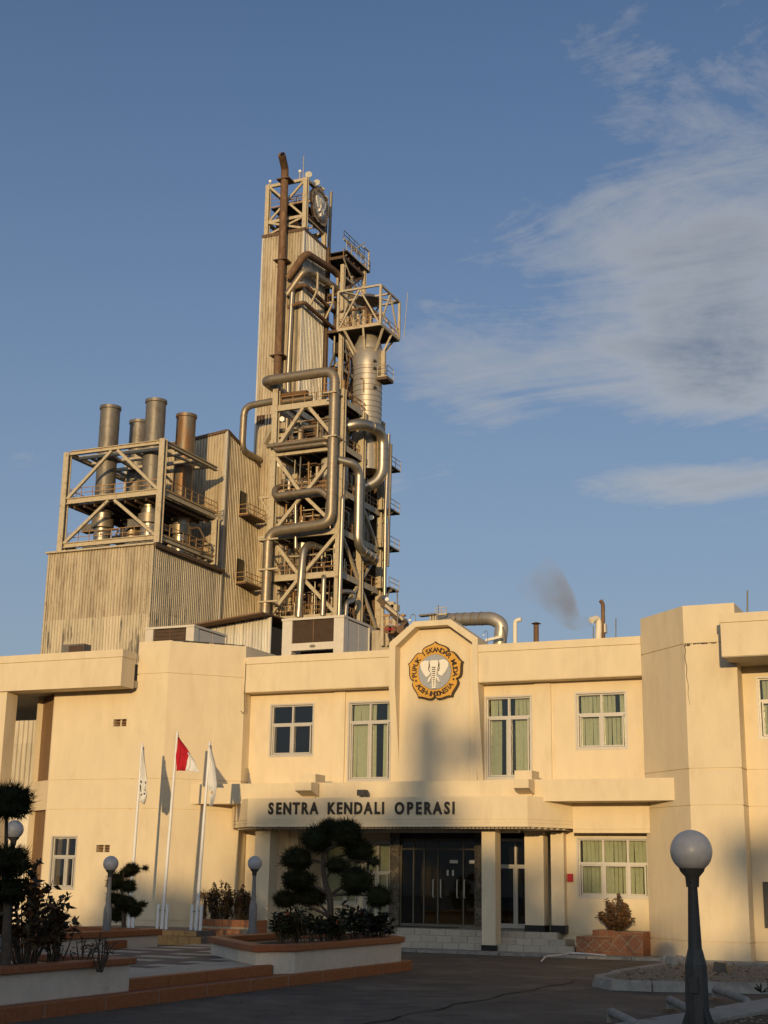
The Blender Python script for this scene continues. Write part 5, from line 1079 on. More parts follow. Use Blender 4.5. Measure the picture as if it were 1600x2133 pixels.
# ------------------------------------------------------------------ forecourt: kerbs, steps, plaza
KX = -10.42
KB = thing('forecourt_kerb', (KX, 16, 0), 'long brown painted kerb step between road and raised plaza', 'kerb')
kme = MB().box(-0.30, 0.0, 0.004, 1.196, -0.05, 0.168).mesh('kerb_block', 'cap')
for k in range(14): put(kme, 'kerb_block', KB, (KX + RN.uniform(-0.004, 0.004), 8.0 + 1.2 * k, RN.uniform(-0.003, 0.003)))
MB().tube([(KX - 0.3, 24.8, 0.0), (KX - 0.3, 24.8, 0.168)], 0.3, 20).build('kerb_end', 'cap', KB)
plaza = structure(MB().prism([(-15.1, 8), (-10.68, 8), (-10.68, 24.4), (-12.9, 25.2), (-12.9, 27.0), (-15.1, 27.0)], -0.05, 0.296).build('plaza', 'grout'))
MB().box(-10.72, -10.425, 8, 24.7, -0.04, 0.163).build('tread', 'conc', plaza)
sme = MB().box(-0.14, 0.0, 0.004, 0.976, 0.160, 0.312).mesh('step_block', 'cap')
for k in range(4): put(sme, 'step_block', plaza, (-10.655 + RN.uniform(-0.003, 0.003), 16.0 + 0.98 * k, 0))
pl_l = MB().box(0.006, 0.484, 0.006, 0.484, 0.285, 0.306).mesh('paving_stone', 'pave_l'); pl_d = MB().box(0.006, 0.484, 0.006, 0.484, 0.285, 0.306).mesh('paving_stone', 'pave_d')
for i in range(9):
    for j in range(26):
        if i > 4 and j > 20: continue
        dk = i < 7 and (j % 2 == 0 or i % 3 == 2) and j > 5
        put(pl_d if dk else pl_l, 'paving_stone', plaza, (-15.1 + i * 0.485, 14.2 + j * 0.49, RN.uniform(-0.002, 0.002)))
def planter(name, lb, poly, z0, zc, zt, over=0.06, grp='white planters round the plaza'):
    t = thing(name, (sum(p[0] for p in poly) / len(poly), sum(p[1] for p in poly) / len(poly), z0), lb, 'planter', grp)
    n = len(poly); inn = inset(poly, 0.14); o2 = inset(poly, -over); i2 = inset(poly, 0.2)
    def ring(o, i, za, zb, nm, m):
        for k in range(n):
            q = [o[k], o[(k + 1) % n], i[(k + 1) % n], i[k]]; MB().prism(q, za, zb).build(nm, m, t)
    ring(poly, inn, z0, zc, 'side_wall', 'whitewall'); ring(o2, i2, zc, zt, 'cap', 'cap')
    MB().prism(inset(poly, 0.145), z0, zc - 0.05).build('soil', 'soil', t); return t
planter('octagonal_planter', 'white octagonal planter with brown cap under the large cloud pruned tree', [(-10.85, 19.72), (-10.48, 20.3), (-10.48, 24.5), (-10.95, 25.1), (-12.6, 25.1), (-13.0, 24.5), (-13.0, 22.0), (-11.55, 20.42)], 0.165, 0.50, 0.60)
planter('long_planter', 'long white planter with brown cap at the left front edge', [(-13.2, 7.0), (-10.60, 7.0), (-10.60, 15.95), (-13.2, 15.95)], 0.165, 0.50, 0.58)
planter('long_planter', 'white planter behind the bronze bush, left side of the plaza', [(-17.5, 12), (-14.35, 12), (-14.35, 19.2), (-17.5, 19.2)], 0.0, 0.50, 0.60)
planter('long_planter', 'white planter with brown cap under the small cloud pruned tree', [(-18.6, 19.4), (-15.42, 19.4), (-15.42, 24.1), (-18.6, 24.1)], 0.0, 0.50, 0.61)

# ochre tiled bench under the flagpoles
def tile_face(t, x0, x1, y, z0, z1, w, m, gap=0.006, dep=0.014):
    n = max(1, round((x1 - x0) / w)); ww = (x1 - x0) / n; me = MB().box(gap, ww - gap, -dep, 0, gap, z1 - z0 - gap).mesh('tile', m)
    for k in range(n): put(me, 'tile', t, (x0 + k * ww, y, z0))
bx0, bx1 = at(280, 1937, 'Y', 29.2).x, at(420, 1937, 'Y', 29.2).x
BN = thing('tiled_bench', ((bx0 + bx1) / 2, 29.4, 0), 'low ochre tiled double step below the flagpoles', 'bench step')
MB().box(bx0 - 2, bx1, 29.215, 31.4, -0.05, 0.235).build('core', 'grout', BN); MB().box(bx0 - 2, bx1 - 0.25, 29.415, 31.4, 0.0, 0.365).build('core', 'grout', BN)
tile_face(BN, bx0, bx1, 29.21, 0.04, 0.24, 0.3, 'ochre'); tile_face(BN, bx0, bx1 - 0.25, 29.41, 0.243, 0.37, 0.3, 'ochre')
tt2 = MB().box(0.004, 0.296, 0.0, 0.2, 0.235, 0.243).mesh('tile', 'ochre')
for k in range(int((bx1 - bx0) / 0.3)): put(tt2, 'tile', BN, (bx0 + 0.3 * k, 29.2, 0))
# terracotta planters with diamond tiles
def diamonds(t, x0, x1, y, z0, z1, bot=0.08, top=0.07, ms='brick'):
    tile_face(t, x0, x1, y, z0, z0 + bot, 0.2, ms, 0.004); tile_face(t, x0, x1, y, z1 - top, z1, 0.2, ms, 0.004)
    a, b = z0 + bot, z1 - top; h = b - a; n = max(1, round((x1 - x0) / h)); w = (x1 - x0) / n; g = 0.012
    def poly(pts, nm):
        s = MB(); s.loft([(x, y - 0.014, z) for x, z in pts], [(x, y, z) for x, z in pts]); s.build('tile', ms, t)
    for k in range(n):
        xa = x0 + k * w; xc = xa + w / 2; zc_ = (a + b) / 2
        poly([(xa + g * 1.4, zc_), (xc, a + g), (xa + w - g * 1.4, zc_), (xc, b - g)], 'tile')
        for sx in (-1, 1):
            for sz in (-1, 1):
                ex, ez = xc + sx * (w / 2 - 0.004), zc_ + sz * (h / 2 - 0.004); poly([(ex, ez), (ex - sx * (w / 2 - g * 2), ez), (ex, ez - sz * (h / 2 - g * 2))], 'tile')
T2 = thing('terracotta_planter', (-8.7, 32.5, 0), 'stepped terracotta tiled planter below the right ground floor window', 'planter', 'terracotta planters')
MB().box(-9.45, -7.93, 32.164, 33.2, 0.0, 0.42).build('core', 'mortar', T2); MB().box(-8.62, -7.93, 32.166, 33.2, 0.42, 0.545).build('core', 'mortar', T2); MB().box(-9.14, -8.62, 32.42, 33.2, 0.42, 0.56).build('core', 'mortar', T2)
diamonds(T2, -9.45, -8.62, 32.16, 0.04, 0.43); diamonds(T2, -8.62, -7.93, 32.16, 0.04, 0.55); tile_face(T2, -9.14, -8.62, 32.415, 0.43, 0.57, 0.17, 'brick')
me = MB().box(-0.0, 0.014, 0.004, 0.25, 0.0, 0.12).mesh('tile', 'brick')
for k in range(4):
    for j in range(4): put(me, 'tile', T2, (-7.93, 32.16 + 0.256 * k, 0.045 + 0.127 * j))
T1 = thing('terracotta_planter', (-17.8, 31, 0), 'terracotta tiled planter with two bushes left of the entrance', 'planter', 'terracotta planters')
MB().box(-18.5, -17.05, 30.62, 31.5, 0.0, 0.60).build('core', 'mortar', T1); MB().box(-18.2, -17.05, 30.24, 30.62, 0.0, 0.40).build('core', 'mortar', T1)
tile_face(T1, -18.5, -17.05, 30.615, 0.44, 0.61, 0.24, 'brick'); diamonds(T1, -18.2, -17.05, 30.235, 0.06, 0.41, 0.05, 0.06)
me = MB().box(0.0, 0.014, 0.004, 0.2, 0.0, 0.17).mesh('tile', 'brick')
for k in range(4):
    for j in range(3): put(me, 'tile', T1, (-17.05, 30.64 + 0.21 * k, 0.06 + 0.18 * j))

# ------------------------------------------------------------------ right: gravel bed, kerbs, wheel stops
def Zp(px, py, z): q = at(px, py, 'Z', z); return (q.x, q.y)
front = [Zp(1600, 2049, 0.15), Zp(1469, 2046, 0.15), Zp(1358, 2044, 0.15), Zp(1274, 2041, 0.15), Zp(1240, 2034, 0.15)]
tip = [(front[-1][0] - 0.15, front[-1][1] + 0.5), (front[-1][0] - 0.10, front[-1][1] + 1.1)]
back = [Zp(1275, 2021, 0.15), Zp(1311, 2015, 0.15), Zp(1379, 2005, 0.15), Zp(1430, 2002, 0.15)]
out = [(front[0][0] + 3, front[0][1])] + front + tip + back + [(back[-1][0] + 6, back[-1][1] + 0.3)]
BD = thing('gravel_bed', (-4.5, 25, 0), 'kerbed bed of brown gravel in front of the right corner bay', 'garden bed')
inn = inset(out, 0.16)
if inn[2][1] < out[2][1]: inn = inset(out, -0.16)
for k in range(len(out) - 1):
    a, b = Vector(out[k]), Vector(out[k + 1]); c, d = Vector(inn[k]), Vector(inn[k + 1]); n = max(1, round((b - a).length / 0.9))
    for j in range(n):
        t0, t1 = (j + 0.01) / n, (j + 0.99) / n
        A, Bq, C, D = a.lerp(b, t0), a.lerp(b, t1), c.lerp(d, t1), c.lerp(d, t0)
        MB().loft([(A.x, A.y, 0.15), (Bq.x, Bq.y, 0.15), (C.x, C.y, 0.15), (D.x, D.y, 0.15)], [(A.x + (A.x - D.x) * 0.4, A.y + (A.y - D.y) * 0.4, -0.03), (Bq.x + (Bq.x - C.x) * 0.4, Bq.y + (Bq.y - C.y) * 0.4, -0.03), (C.x, C.y, -0.03), (D.x, D.y, -0.03)]).build('kerb_stone', 'conc', BD)
MB().prism(inn, 0.0, 0.085).build('soil', 'soil', BD)
def inside(x, y, poly):
    r = False; j = len(poly) - 1
    for i in range(len(poly)):
        (xi, yi), (xj, yj) = poly[i], poly[j]
        if (yi > y) != (yj > y) and x < (xj - xi) * (y - yi) / (yj - yi) + xi: r = not r
        j = i
    return r
def pebbles(poly, n, z, s0, s1, nm, m, par):
    xs, ys = [p[0] for p in poly], [p[1] for p in poly]; mb = MB(); k = 0
    while k < n:
        x, y = RN.uniform(min(xs), max(xs)), RN.uniform(min(ys), max(ys))
        if not inside(x, y, poly): k += 0.3; continue
        s = RN.uniform(s0, s1); a = RN.uniform(0, 3.1); ca, sa = math.cos(a) * s, math.sin(a) * s; h = s * RN.uniform(0.4, 0.8)
        mb.add([(x + ca, y + sa, z), (x - sa, y + ca * 0.8, z), (x - ca, y - sa, z), (x + sa, y - ca * 0.8, z), (x + ca * 0.2, y + sa * 0.2, z + h), (x, y, z - h)], [(0, 1, 4), (1, 2, 4), (2, 3, 4), (3, 0, 4), (1, 0, 5), (2, 1, 5), (3, 2, 5), (0, 3, 5)]); k += 1
    return mb.build(nm, m, par, kind='stuff')
pebbles(inn, 5200, 0.095, 0.02, 0.055, 'gravel', 'gravel', BD)
for k in range(9):
    q = at(1385 + k * 9, 2008 + (k % 3) * 2, 'Z', 0.1); s = RN.uniform(0.05, 0.1)
    MB().lathe((q.x, q.y, 0.08), [(s, 0), (s * 1.1, 0.06), (s * 0.8, 0.14), (s * 0.3, 0.19)], 7).build('rubble_stone', 'conc', BD)
q = at(1503, 2027, 'Z', 0.1); bxm = MB(); bxm.loft([(q.x - 0.13, q.y - 0.1, 0.09), (q.x + 0.13, q.y - 0.1, 0.09), (q.x + 0.13, q.y + 0.12, 0.09), (q.x - 0.13, q.y + 0.12, 0.09)], [(q.x - 0.11, q.y - 0.08, 0.29), (q.x + 0.09, q.y - 0.08, 0.27), (q.x + 0.09, q.y + 0.1, 0.27), (q.x - 0.11, q.y + 0.1, 0.29)])
tags(bxm.build('concrete_marker', 'lampdark'), 'dark concrete marker block standing on the gravel bed', 'marker block')
# slanting kerb with the lamp, bottom right
KR = thing('parking_kerb', (-3.7, 17, 0), 'wide weathered concrete kerb slanting under the large globe lamp', 'kerb')
l0, l1, r0_, r1 = Vector((-4.75, 12.6)), Vector((-2.75, 22.8)), Vector((-4.15, 12.5)), Vector((-2.2, 22.6))
for k in range(9):
    t0, t1 = (k + 0.005) / 9, (k + 0.995) / 9; a, b, c, d = l0.lerp(l1, t0), l0.lerp(l1, t1), r0_.lerp(r1, t1), r0_.lerp(r1, t0)
    MB().prism([tuple(a), tuple(d), tuple(c), tuple(b)], -0.04, 0.15 + RN.uniform(-0.006, 0.006)).build('kerb_stone', 'conc', KR)
vg = [tuple(r0_), (2, 12.5), (2, 22.6), tuple(r1)]
structure(MB().prism(vg, -0.04, 0.10).build('verge', 'soil')); pebbles([(-4.1, 12.6), (-1.2, 12.6), (-0.5, 22), (-2.3, 22.5)], 1500, 0.105, 0.015, 0.04, 'verge_gravel', 'gravel', bpy.data.objects['verge'])
for i, (pa, pb, lb) in enumerate((((1272, 2107), (1332, 2137), 'pale bent pipe wheel stop nearest the bottom edge'), ((1394, 2081), (1448, 2109), 'pale bent pipe wheel stop half hidden by the lamp post'), ((1489, 2060), (1558, 2085), 'pale bent pipe wheel stop farthest from the camera'))):
    a, b = at(*pa, 'Z', 0.15), at(*pb, 'Z', 0.15); t = thing('wheel_stop', (a.x, a.y, 0), lb, 'wheel stop', 'pipe wheel stops')
    MB().tube([(a.x, a.y, -0.02), (a.x, a.y, 0.15), (b.x, b.y, 0.15), (b.x, b.y, -0.02)], 0.05, 12, 0.1).build('bent_pipe', 'conc', t, True)
    for p in (a, b): MB().lathe((p.x, p.y, 0.0), [(0.10, 0), (0.09, 0.02), (0.055, 0.03)], 12).build('footing', 'rust', t)
tags(MB().tube([at(1128, 2002, 'Z', 0.06), at(1137, 1992, 'Z', 0.06), at(1165, 1990, 'Z', 0.06), at(1190, 1985, 'Z', 0.06), at(1216, 1986, 'Z', 0.06), at(1262, 1990, 'Z', 0.06)], 0.016, 8, 0.3).build('garden_hose', 'white', None, True), 'thin white hose lying on the apron before the entrance steps', 'hose')
# leaf litter
lit = MB()
for k in range(260):
    x, y = RN.choice(((RN.uniform(-10.4, -9.9), RN.uniform(14, 24)), (RN.uniform(-9, -4), RN.uniform(28, 31)), (RN.uniform(-10.3, -5), RN.uniform(16, 30)))); s, a = RN.uniform(0.012, 0.03), RN.uniform(0, 6.28)
    ca, sa = s * math.cos(a), s * math.sin(a); lit.add([(x + ca, y + sa, 0.008), (x - sa * 0.5, y + ca * 0.5, 0.014), (x - ca, y - sa, 0.008), (x + sa * 0.5, y - ca * 0.5, 0.008)], [(0, 1, 2, 3)])
o = lit.build('leaf_litter', 'leafo', None, kind='stuff'); o['label'] = 'scattered dry leaves along the kerb and road'; o['category'] = 'leaf litter'

# ------------------------------------------------------------------ lamps
def globe_lamp(px, pyb, pyg, zb, rp, lb, Y=None, block=True, m='lampgrey', yl=None):
    b_ = at(px[0], pyb, 'Z', zb) if Y is None else Vector((at(px[1], pyg, 'Y', Y).x, Y, zb)); g = at(px[1], pyg, 'Y', b_.y); dep = (g - Vector((0, 0, EYE))).dot(fw); R = rp * dep / FPX
    t = thing('globe_lamp', (g.x, b_.y, zb), lb, 'lamp post', 'globe lamps on posts'); x, y = g.x, b_.y; H = g.z - R; zl = at(px[0], yl, 'Y', y).z if yl else zb + (H - zb) * 0.52
    k = R / 0.15
    MB().ball((x, y, g.z), R, 28).build('globe', 'globe', t, True)
    MB().lathe((x, y, 0), [(0.045 * k, H - 0.10 * k), (0.05 * k, H - 0.03 * k), (0.085 * k, H + 0.01 * k), (0.10 * k, H + 0.055 * k)], 20).build('globe_collar', 'lampdark', t, True)
    MB().lathe((x, y, 0), [(0.05 * k, zl), (0.034 * k, H - 0.1 * k), (0.04 * k, H - 0.08 * k)], 16).build('upper_post', m, t, True)
    MB().lathe((x, y, 0), [(0.084 * k, zb), (0.082 * k, zb + 0.3), (0.077 * k, zl - 0.10 * k), (0.053 * k, zl), (0.048 * k, zl + 0.005)], 8 if k > 1.3 else 12).build('lower_post', m, t, k <= 1.3)
    for a in range(4):
        ca, sa = math.cos(rad(45 + 90 * a)), math.sin(rad(45 + 90 * a)); fz = 0.10 * k
        MB().loft([(x + ca * 0.05 * k - sa * 0.008, y + sa * 0.05 * k + ca * 0.008, zb), (x + ca * 0.14 * k - sa * 0.008, y + sa * 0.14 * k + ca * 0.008, zb), (x + ca * 0.07 * k - sa * 0.008, y + sa * 0.07 * k + ca * 0.008, zb + 0.17 * k)], [(x + ca * 0.05 * k + sa * 0.008, y + sa * 0.05 * k - ca * 0.008, zb), (x + ca * 0.14 * k + sa * 0.008, y + sa * 0.14 * k - ca * 0.008, zb), (x + ca * 0.07 * k + sa * 0.008, y + sa * 0.07 * k - ca * 0.008, zb + 0.17 * k)]).build('base_fin', m, t)
    MB().box(x - 0.03 * k, x + 0.03 * k, y - 0.098 * k, y - 0.07 * k, zb + 0.35, max(zb + 0.5, zl - 0.25 * k)).build('access_door', m, t)
    MB().tube([(x, y - 0.06 * k, H - 0.065 * k), (x, y - 0.035 * k, H - 0.065 * k)], 0.007 * k, 8).build('collar_bolt', 'black', t)
    if block: MB().box(x - 0.28, x + 0.28, y - 0.28, y + 0.28, zb - 0.14, zb).build('base_block', 'cap', t)
    return t
globe_lamp((1456, 1440), 2141, 1773, 0.155, 43.5, 'large dark globe lamp post nearest the camera at lower right', block=False, m='lampdark', yl=1978)
globe_lamp((222, 231), 1963, 1799, 0.44, 16, 'slim grey globe lamp before the small cloud pruned tree', Y=22.6)
globe_lamp((524, 531), 1957, 1798, 0.44, 15.2, 'slim grey globe lamp in front of the left entrance column', Y=27.0)
globe_lamp((20, 30), 1920, 1728, 0.55, 19.3, 'slim grey globe lamp half hidden behind the left edge tree', Y=17.6, block=False)

# ------------------------------------------------------------------ flagpoles and flags
FP = 29.8
PL = (((268, 1935), (296, 1552), 'left white flagpole with the limp printed flag'), ((337, 1937), (369.5, 1527), 'tallest white flagpole, with the red and white flag'), ((408, 1938), (436.8, 1549), 'right white flagpole with the company flag'))
for b_, t_, lb in PL:
    a, c = at(*b_, 'Y', FP), at(*t_, 'Y', FP); a.z = 0.37; t = thing('flagpole', a, lb, 'flagpole', 'flagpoles')
    MB().tube([a, c], [0.045, 0.030], 12).build('pole', 'white', t, True); MB().ball(c + Vector((0, 0, 0.02)), 0.035, 10).build('finial', 'white', t, True)
    for sx in (-0.13, 0.12): MB().tube([(a.x + sx, FP, 0.37), (a.x + sx + 0.01, FP, 0.95)], 0.04, 10).build('socket_post', 'white', t, True)
    MB().bar((a.x - 0.13, FP, 0.8), (a.x + 0.13, FP, 0.8), 0.03).build('socket_bolt', 'stack', t)
    MB().tube([c + Vector((0.04, 0, -0.05)), c + Vector((0.07, -0.03, -0.12))], 0.008, 6).build('pulley', 'stack', t)
def cloth(px_left, px_right, n=14, m_=26, amp=0.05, folds=3.0, seed=0, yy=FP):
    # a hanging cloth between two pixel polylines at the pole's distance, folded in depth
    rr = random.Random(seed)
    def samp(pl, t):
        k = t * (len(pl) - 1); i = min(int(k), len(pl) - 2); f = k - i; return pl[i][0] + (pl[i + 1][0] - pl[i][0]) * f, pl[i][1] + (pl[i + 1][1] - pl[i][1]) * f
    ph = rr.uniform(0, 6); G = []
    for j in range(m_ + 1):
        t = j / m_; lx, ly = samp(px_left, t); rx, ry = samp(px_right, t); row = []
        for i in range(n + 1):
            s = i / n; p = at(lx + (rx - lx) * s, ly + (ry - ly) * s, 'Y', yy)
            p.y += amp * math.sin(folds * 6.28 * s + ph + 2.2 * t) * min(1, s * 3) + 0.4 * amp * math.sin(9 * t + 5 * s); row.append(p)
        G.append(row)
    return G
def cloth_part(G, i0, i1, name, m, par, j0=0, j1=None, off=0.0):
    mb = MB(); j1 = j1 or len(G) - 1; w_ = i1 - i0 + 1
    for j in range(j0, j1 + 1):
        for i in range(i0, i1 + 1): mb.v.append(tuple(G[j][i] + Vector((0, off, 0))))
    for j in range(j1 - j0):
        for i in range(w_ - 1): a = j * w_ + i; mb.f.append((a, a + 1, a + w_ + 1, a + w_))
    o = mb.build(name, m, par, True)
    if off == 0.0:
        so_m = o.modifiers.new('thick', 'SOLIDIFY'); so_m.thickness = 0.006
    return o
F1 = thing('printed_flag', at(300, 1560, 'Y', FP), 'limp white flag with dark lettering on the left pole', 'flag', 'flags')
G = cloth([(297, 1556), (293, 1590), (291, 1620), (291, 1650), (292, 1668)], [(299, 1556), (303, 1590), (309, 1625), (309, 1658), (300, 1675)], seed=1, amp=0.06, folds=1.5)
cloth_part(G, 0, 14, 'cloth', 'flagw', F1)
for j0, j1, i0, i1 in ((14, 15, 2, 13), (16, 19, 1, 4), (16, 18, 6, 8), (18, 19, 8, 11), (20, 21, 3, 6), (19, 20, 6, 9), (21, 22, 1, 4), (17, 18, 10, 13)): cloth_part(G, i0, i1, 'print', 'ink', F1, j0, j1, -0.012)
F2 = thing('national_flag', at(372, 1540, 'Y', FP), 'red and white flag half spread on the middle pole', 'flag', 'flags')
G = cloth([(371, 1536), (368, 1560), (366.5, 1585), (367.5, 1606)], [(372.5, 1537), (392, 1567), (389, 1586), (385, 1605)], seed=2, amp=0.05, folds=1.2); cloth_part(G, 0, 14, 'red_field', 'flagr', F2); edge = [g[14] for g in G]
G2 = cloth([(393, 1568), (391, 1580), (388, 1593), (385, 1605)], [(394, 1568), (402, 1582), (408, 1595), (413, 1609)], seed=2, amp=0.05, folds=1.0)
for j in range(len(G2)): G2[j][0] = edge[9 + round(j * 17 / 26)].copy()
cloth_part(G2, 0, 14, 'white_field', 'flagw', F2)
F3 = thing('company_flag', at(440, 1560, 'Y', FP), 'limp white flag with small gold and blue emblem on the right pole', 'flag', 'flags')
G = cloth([(437, 1552), (435, 1590), (434, 1630), (436, 1655), (438, 1679)], [(439, 1552), (446, 1590), (450, 1635), (447, 1658), (440, 1679)], seed=5, amp=0.06, folds=1.4); cloth_part(G, 0, 14, 'cloth', 'flagw', F3)
cloth_part(G, 2, 9, 'print', 'blue', F3, 15, 17, -0.012); cloth_part(G, 2, 12, 'print', 'gold', F3, 18, 19, -0.012); cloth_part(G, 3, 7, 'print', 'gold', F3, 19, 22, -0.013); cloth_part(G, 8, 13, 'print', 'gold', F3, 17, 18, -0.014)

# wash basin beside the left column
WB = thing('wash_basin', (-17.1, 32.75, 0.1), 'small white wash basin on a pedestal behind the topiary', 'basin')
q = at(562, 1912, 'Y', 32.6); MB().lathe((q.x, 32.6, q.z - 0.16), [(0.07, 0), (0.2, 0.05), (0.25, 0.16), (0.22, 0.17), (0.1, 0.08)], 20).build('bowl', 'white', WB, True); MB().lathe((q.x, 32.6, 0.1), [(0.09, 0), (0.06, 0.2), (0.08, q.z - 0.26)], 14).build('pedestal', 'white', WB, True); MB().tube([(q.x, 32.75, q.z), (q.x, 32.75, q.z + 0.12), (q.x, 32.65, q.z + 0.12)], 0.012, 8, 0.04).build('tap', 'alu', WB, True)

# ------------------------------------------------------------------ plants
def rdir():
    while True:
        v = Vector((RN.uniform(-1, 1), RN.uniform(-1, 1), RN.uniform(-1, 1)))
        if 0.1 < v.length < 1: return v.normalized()
def pad(parent, c, rx, rz, n=1500, blade=0.085, m='needle', ry=None):
    # a clipped needle cushion: an uneven dark body bristling with short blades
    mb = MB(); ry = ry or rx; k = 12
    ph = [RN.uniform(0, 6.28) for _ in range(4)]
    def lump(v): return 1 + 0.07 * math.sin(4 * v.x + ph[0]) + 0.07 * math.sin(5 * v.y + ph[1]) + 0.06 * math.sin(6 * v.z + ph[2])
    rings = 9
    for i in range(rings + 1):
        e = -math.pi / 2 + math.pi * i / rings
        for j in range(k):
            a = 6.283 * j / k; v = Vector((math.cos(e) * math.cos(a), math.cos(e) * math.sin(a), math.sin(e))); s = lump(v) * 0.88
            mb.v.append((c.x + v.x * rx * s, c.y + v.y * ry * s, c.z + v.z * rz * s * (0.9 if v.z < 0 else 1)))
    for i in range(rings):
        for j in range(k): mb.f.append((i * k + j, i * k + (j + 1) % k, (i + 1) * k + (j + 1) % k, (i + 1) * k + j))
    for _ in range(n):
        v = rdir(); s = lump(v) * RN.uniform(0.72, 0.98); p = Vector((c.x + v.x * rx * s, c.y + v.y * ry * s, c.z + v.z * rz * s * (0.9 if v.z < 0 else 1)))
        d = (v + rdir() * 0.75 + Vector((0, 0, 0.25))).normalized(); L = blade * RN.uniform(0.5, 1.35) * (1.9 if RN.random() < 0.03 else 1); t = d.cross(rdir()).normalized() * 0.006
        mb.add([p - t, p + t, p + d * L], [(0, 1, 2)])
    return mb.build('needle_pad', m, parent)
def limb(parent, pts, r0, r1, nm='branch'): MB().tube(pts, [r0, r1], 9, 0.25, steps=5).build(nm, 'bark', parent, True)
def cloud_tree(lb, Y, base, zb, trunk, pads, sc, n=1500, name='cloud_pruned_tree', blade=0.085, ps=1.0):
    b_ = at(*base, 'Y', Y); b_.z = zb; t = thing(name, b_, lb, 'tree', 'cloud pruned trees')
    ppm = FPX / ((b_ - Vector((0, 0, EYE))).dot(fw))
    tp = [b_] + [at(*p, 'Y', Y) for p in trunk]; limb(t, tp, 0.062 * sc, 0.02 * sc, 'trunk')
    for i, (px, py, rx, ry) in enumerate(pads):
        dy = ((i * 37) % 7 - 3) * 0.045; c = at(px, py, 'Y', Y + dy); r = ps * rx / ppm; pad(t, c, r, ps * 1.05 * ry / ppm, int(n * (r / 0.3) ** 2), blade)
        near = min(tp, key=lambda q: abs(q.z - (c.z - 0.15)) + 0.2 * abs(q.x - c.x)); limb(t, [near, near.lerp(c, 0.5) + Vector((0, 0, 0.04)), c], 0.028 * sc, 0.012 * sc)
    return t
def z2(x, y): return (500 + x / 4.444, 1640 + y / 4.444)
pads = [(*z2(x, y), a / 4.444, b / 4.444) for x, y, a, b in ((985, 415, 150, 130), (715, 485, 148, 145), (830, 370, 110, 75), (1105, 600, 150, 105), (525, 675, 165, 110), (900, 730, 108, 72), (1050, 520, 110, 70), (540, 865, 175, 105), (1080, 870, 165, 145), (425, 1040, 130, 82), (645, 1015, 165, 92), (1290, 1020, 125, 108), (1240, 690, 60, 40))]
cloud_tree('large cloud pruned conifer with round needle pads in the octagonal planter', 22.4, (688, 1960), 0.44, [z2(840, 1200), z2(835, 1000), z2(780, 860), z2(765, 700), z2(775, 590), z2(900, 540), z2(960, 470)], pads, 1.0, 1700, ps=0.94)
cloud_tree('dark cloud pruned conifer cut by the left edge of the view', 13.9, (14, 1990), 0.44, [(16, 1900), (12, 1800), (14, 1680)], [(18, 1672, 54, 40), (14, 1797, 56, 32), (8, 1858, 50, 30), (-20, 1925, 32, 30), (-60, 1740, 50, 40)], 1.0, 2200, ps=0.92)
cloud_tree('small ragged cloud pruned tree behind the slim lamp', 24.9, (258, 1942), 0.45, [(258, 1900), (254, 1860), (258, 1820)], [(274, 1812, 18, 12), (240, 1838, 20, 20), (268, 1846, 16, 15), (238, 1872, 17, 12), (262, 1882, 24, 14), (280, 1896, 18, 14), (246, 1905, 20, 16), (296, 1884, 9, 5), (303, 1809, 7, 4), (228, 1895, 8, 9), (262, 1820, 14, 9)], 0.8, 2600, blade=0.07, ps=0.95)
def leaf(mb, p, d, L, w, droop=0.25):
    d = d.normalized(); sd = d.cross(Vector((0, 0, 1)));
    if sd.length < 0.05: sd = Vector((1, 0, 0))
    sd = sd.normalized() * w; sd.rotate(Matrix.Rotation(RN.uniform(-0.9, 0.9), 3, d)); mid = p + d * (L * 0.5); tip_ = p + d * L - Vector((0, 0, droop * L * 0.5))
    mb.add([p, mid + sd, tip_, mid - sd, mid - Vector((0, 0, w * 0.3))], [(0, 1, 4), (1, 2, 4), (2, 3, 4), (3, 0, 4)])
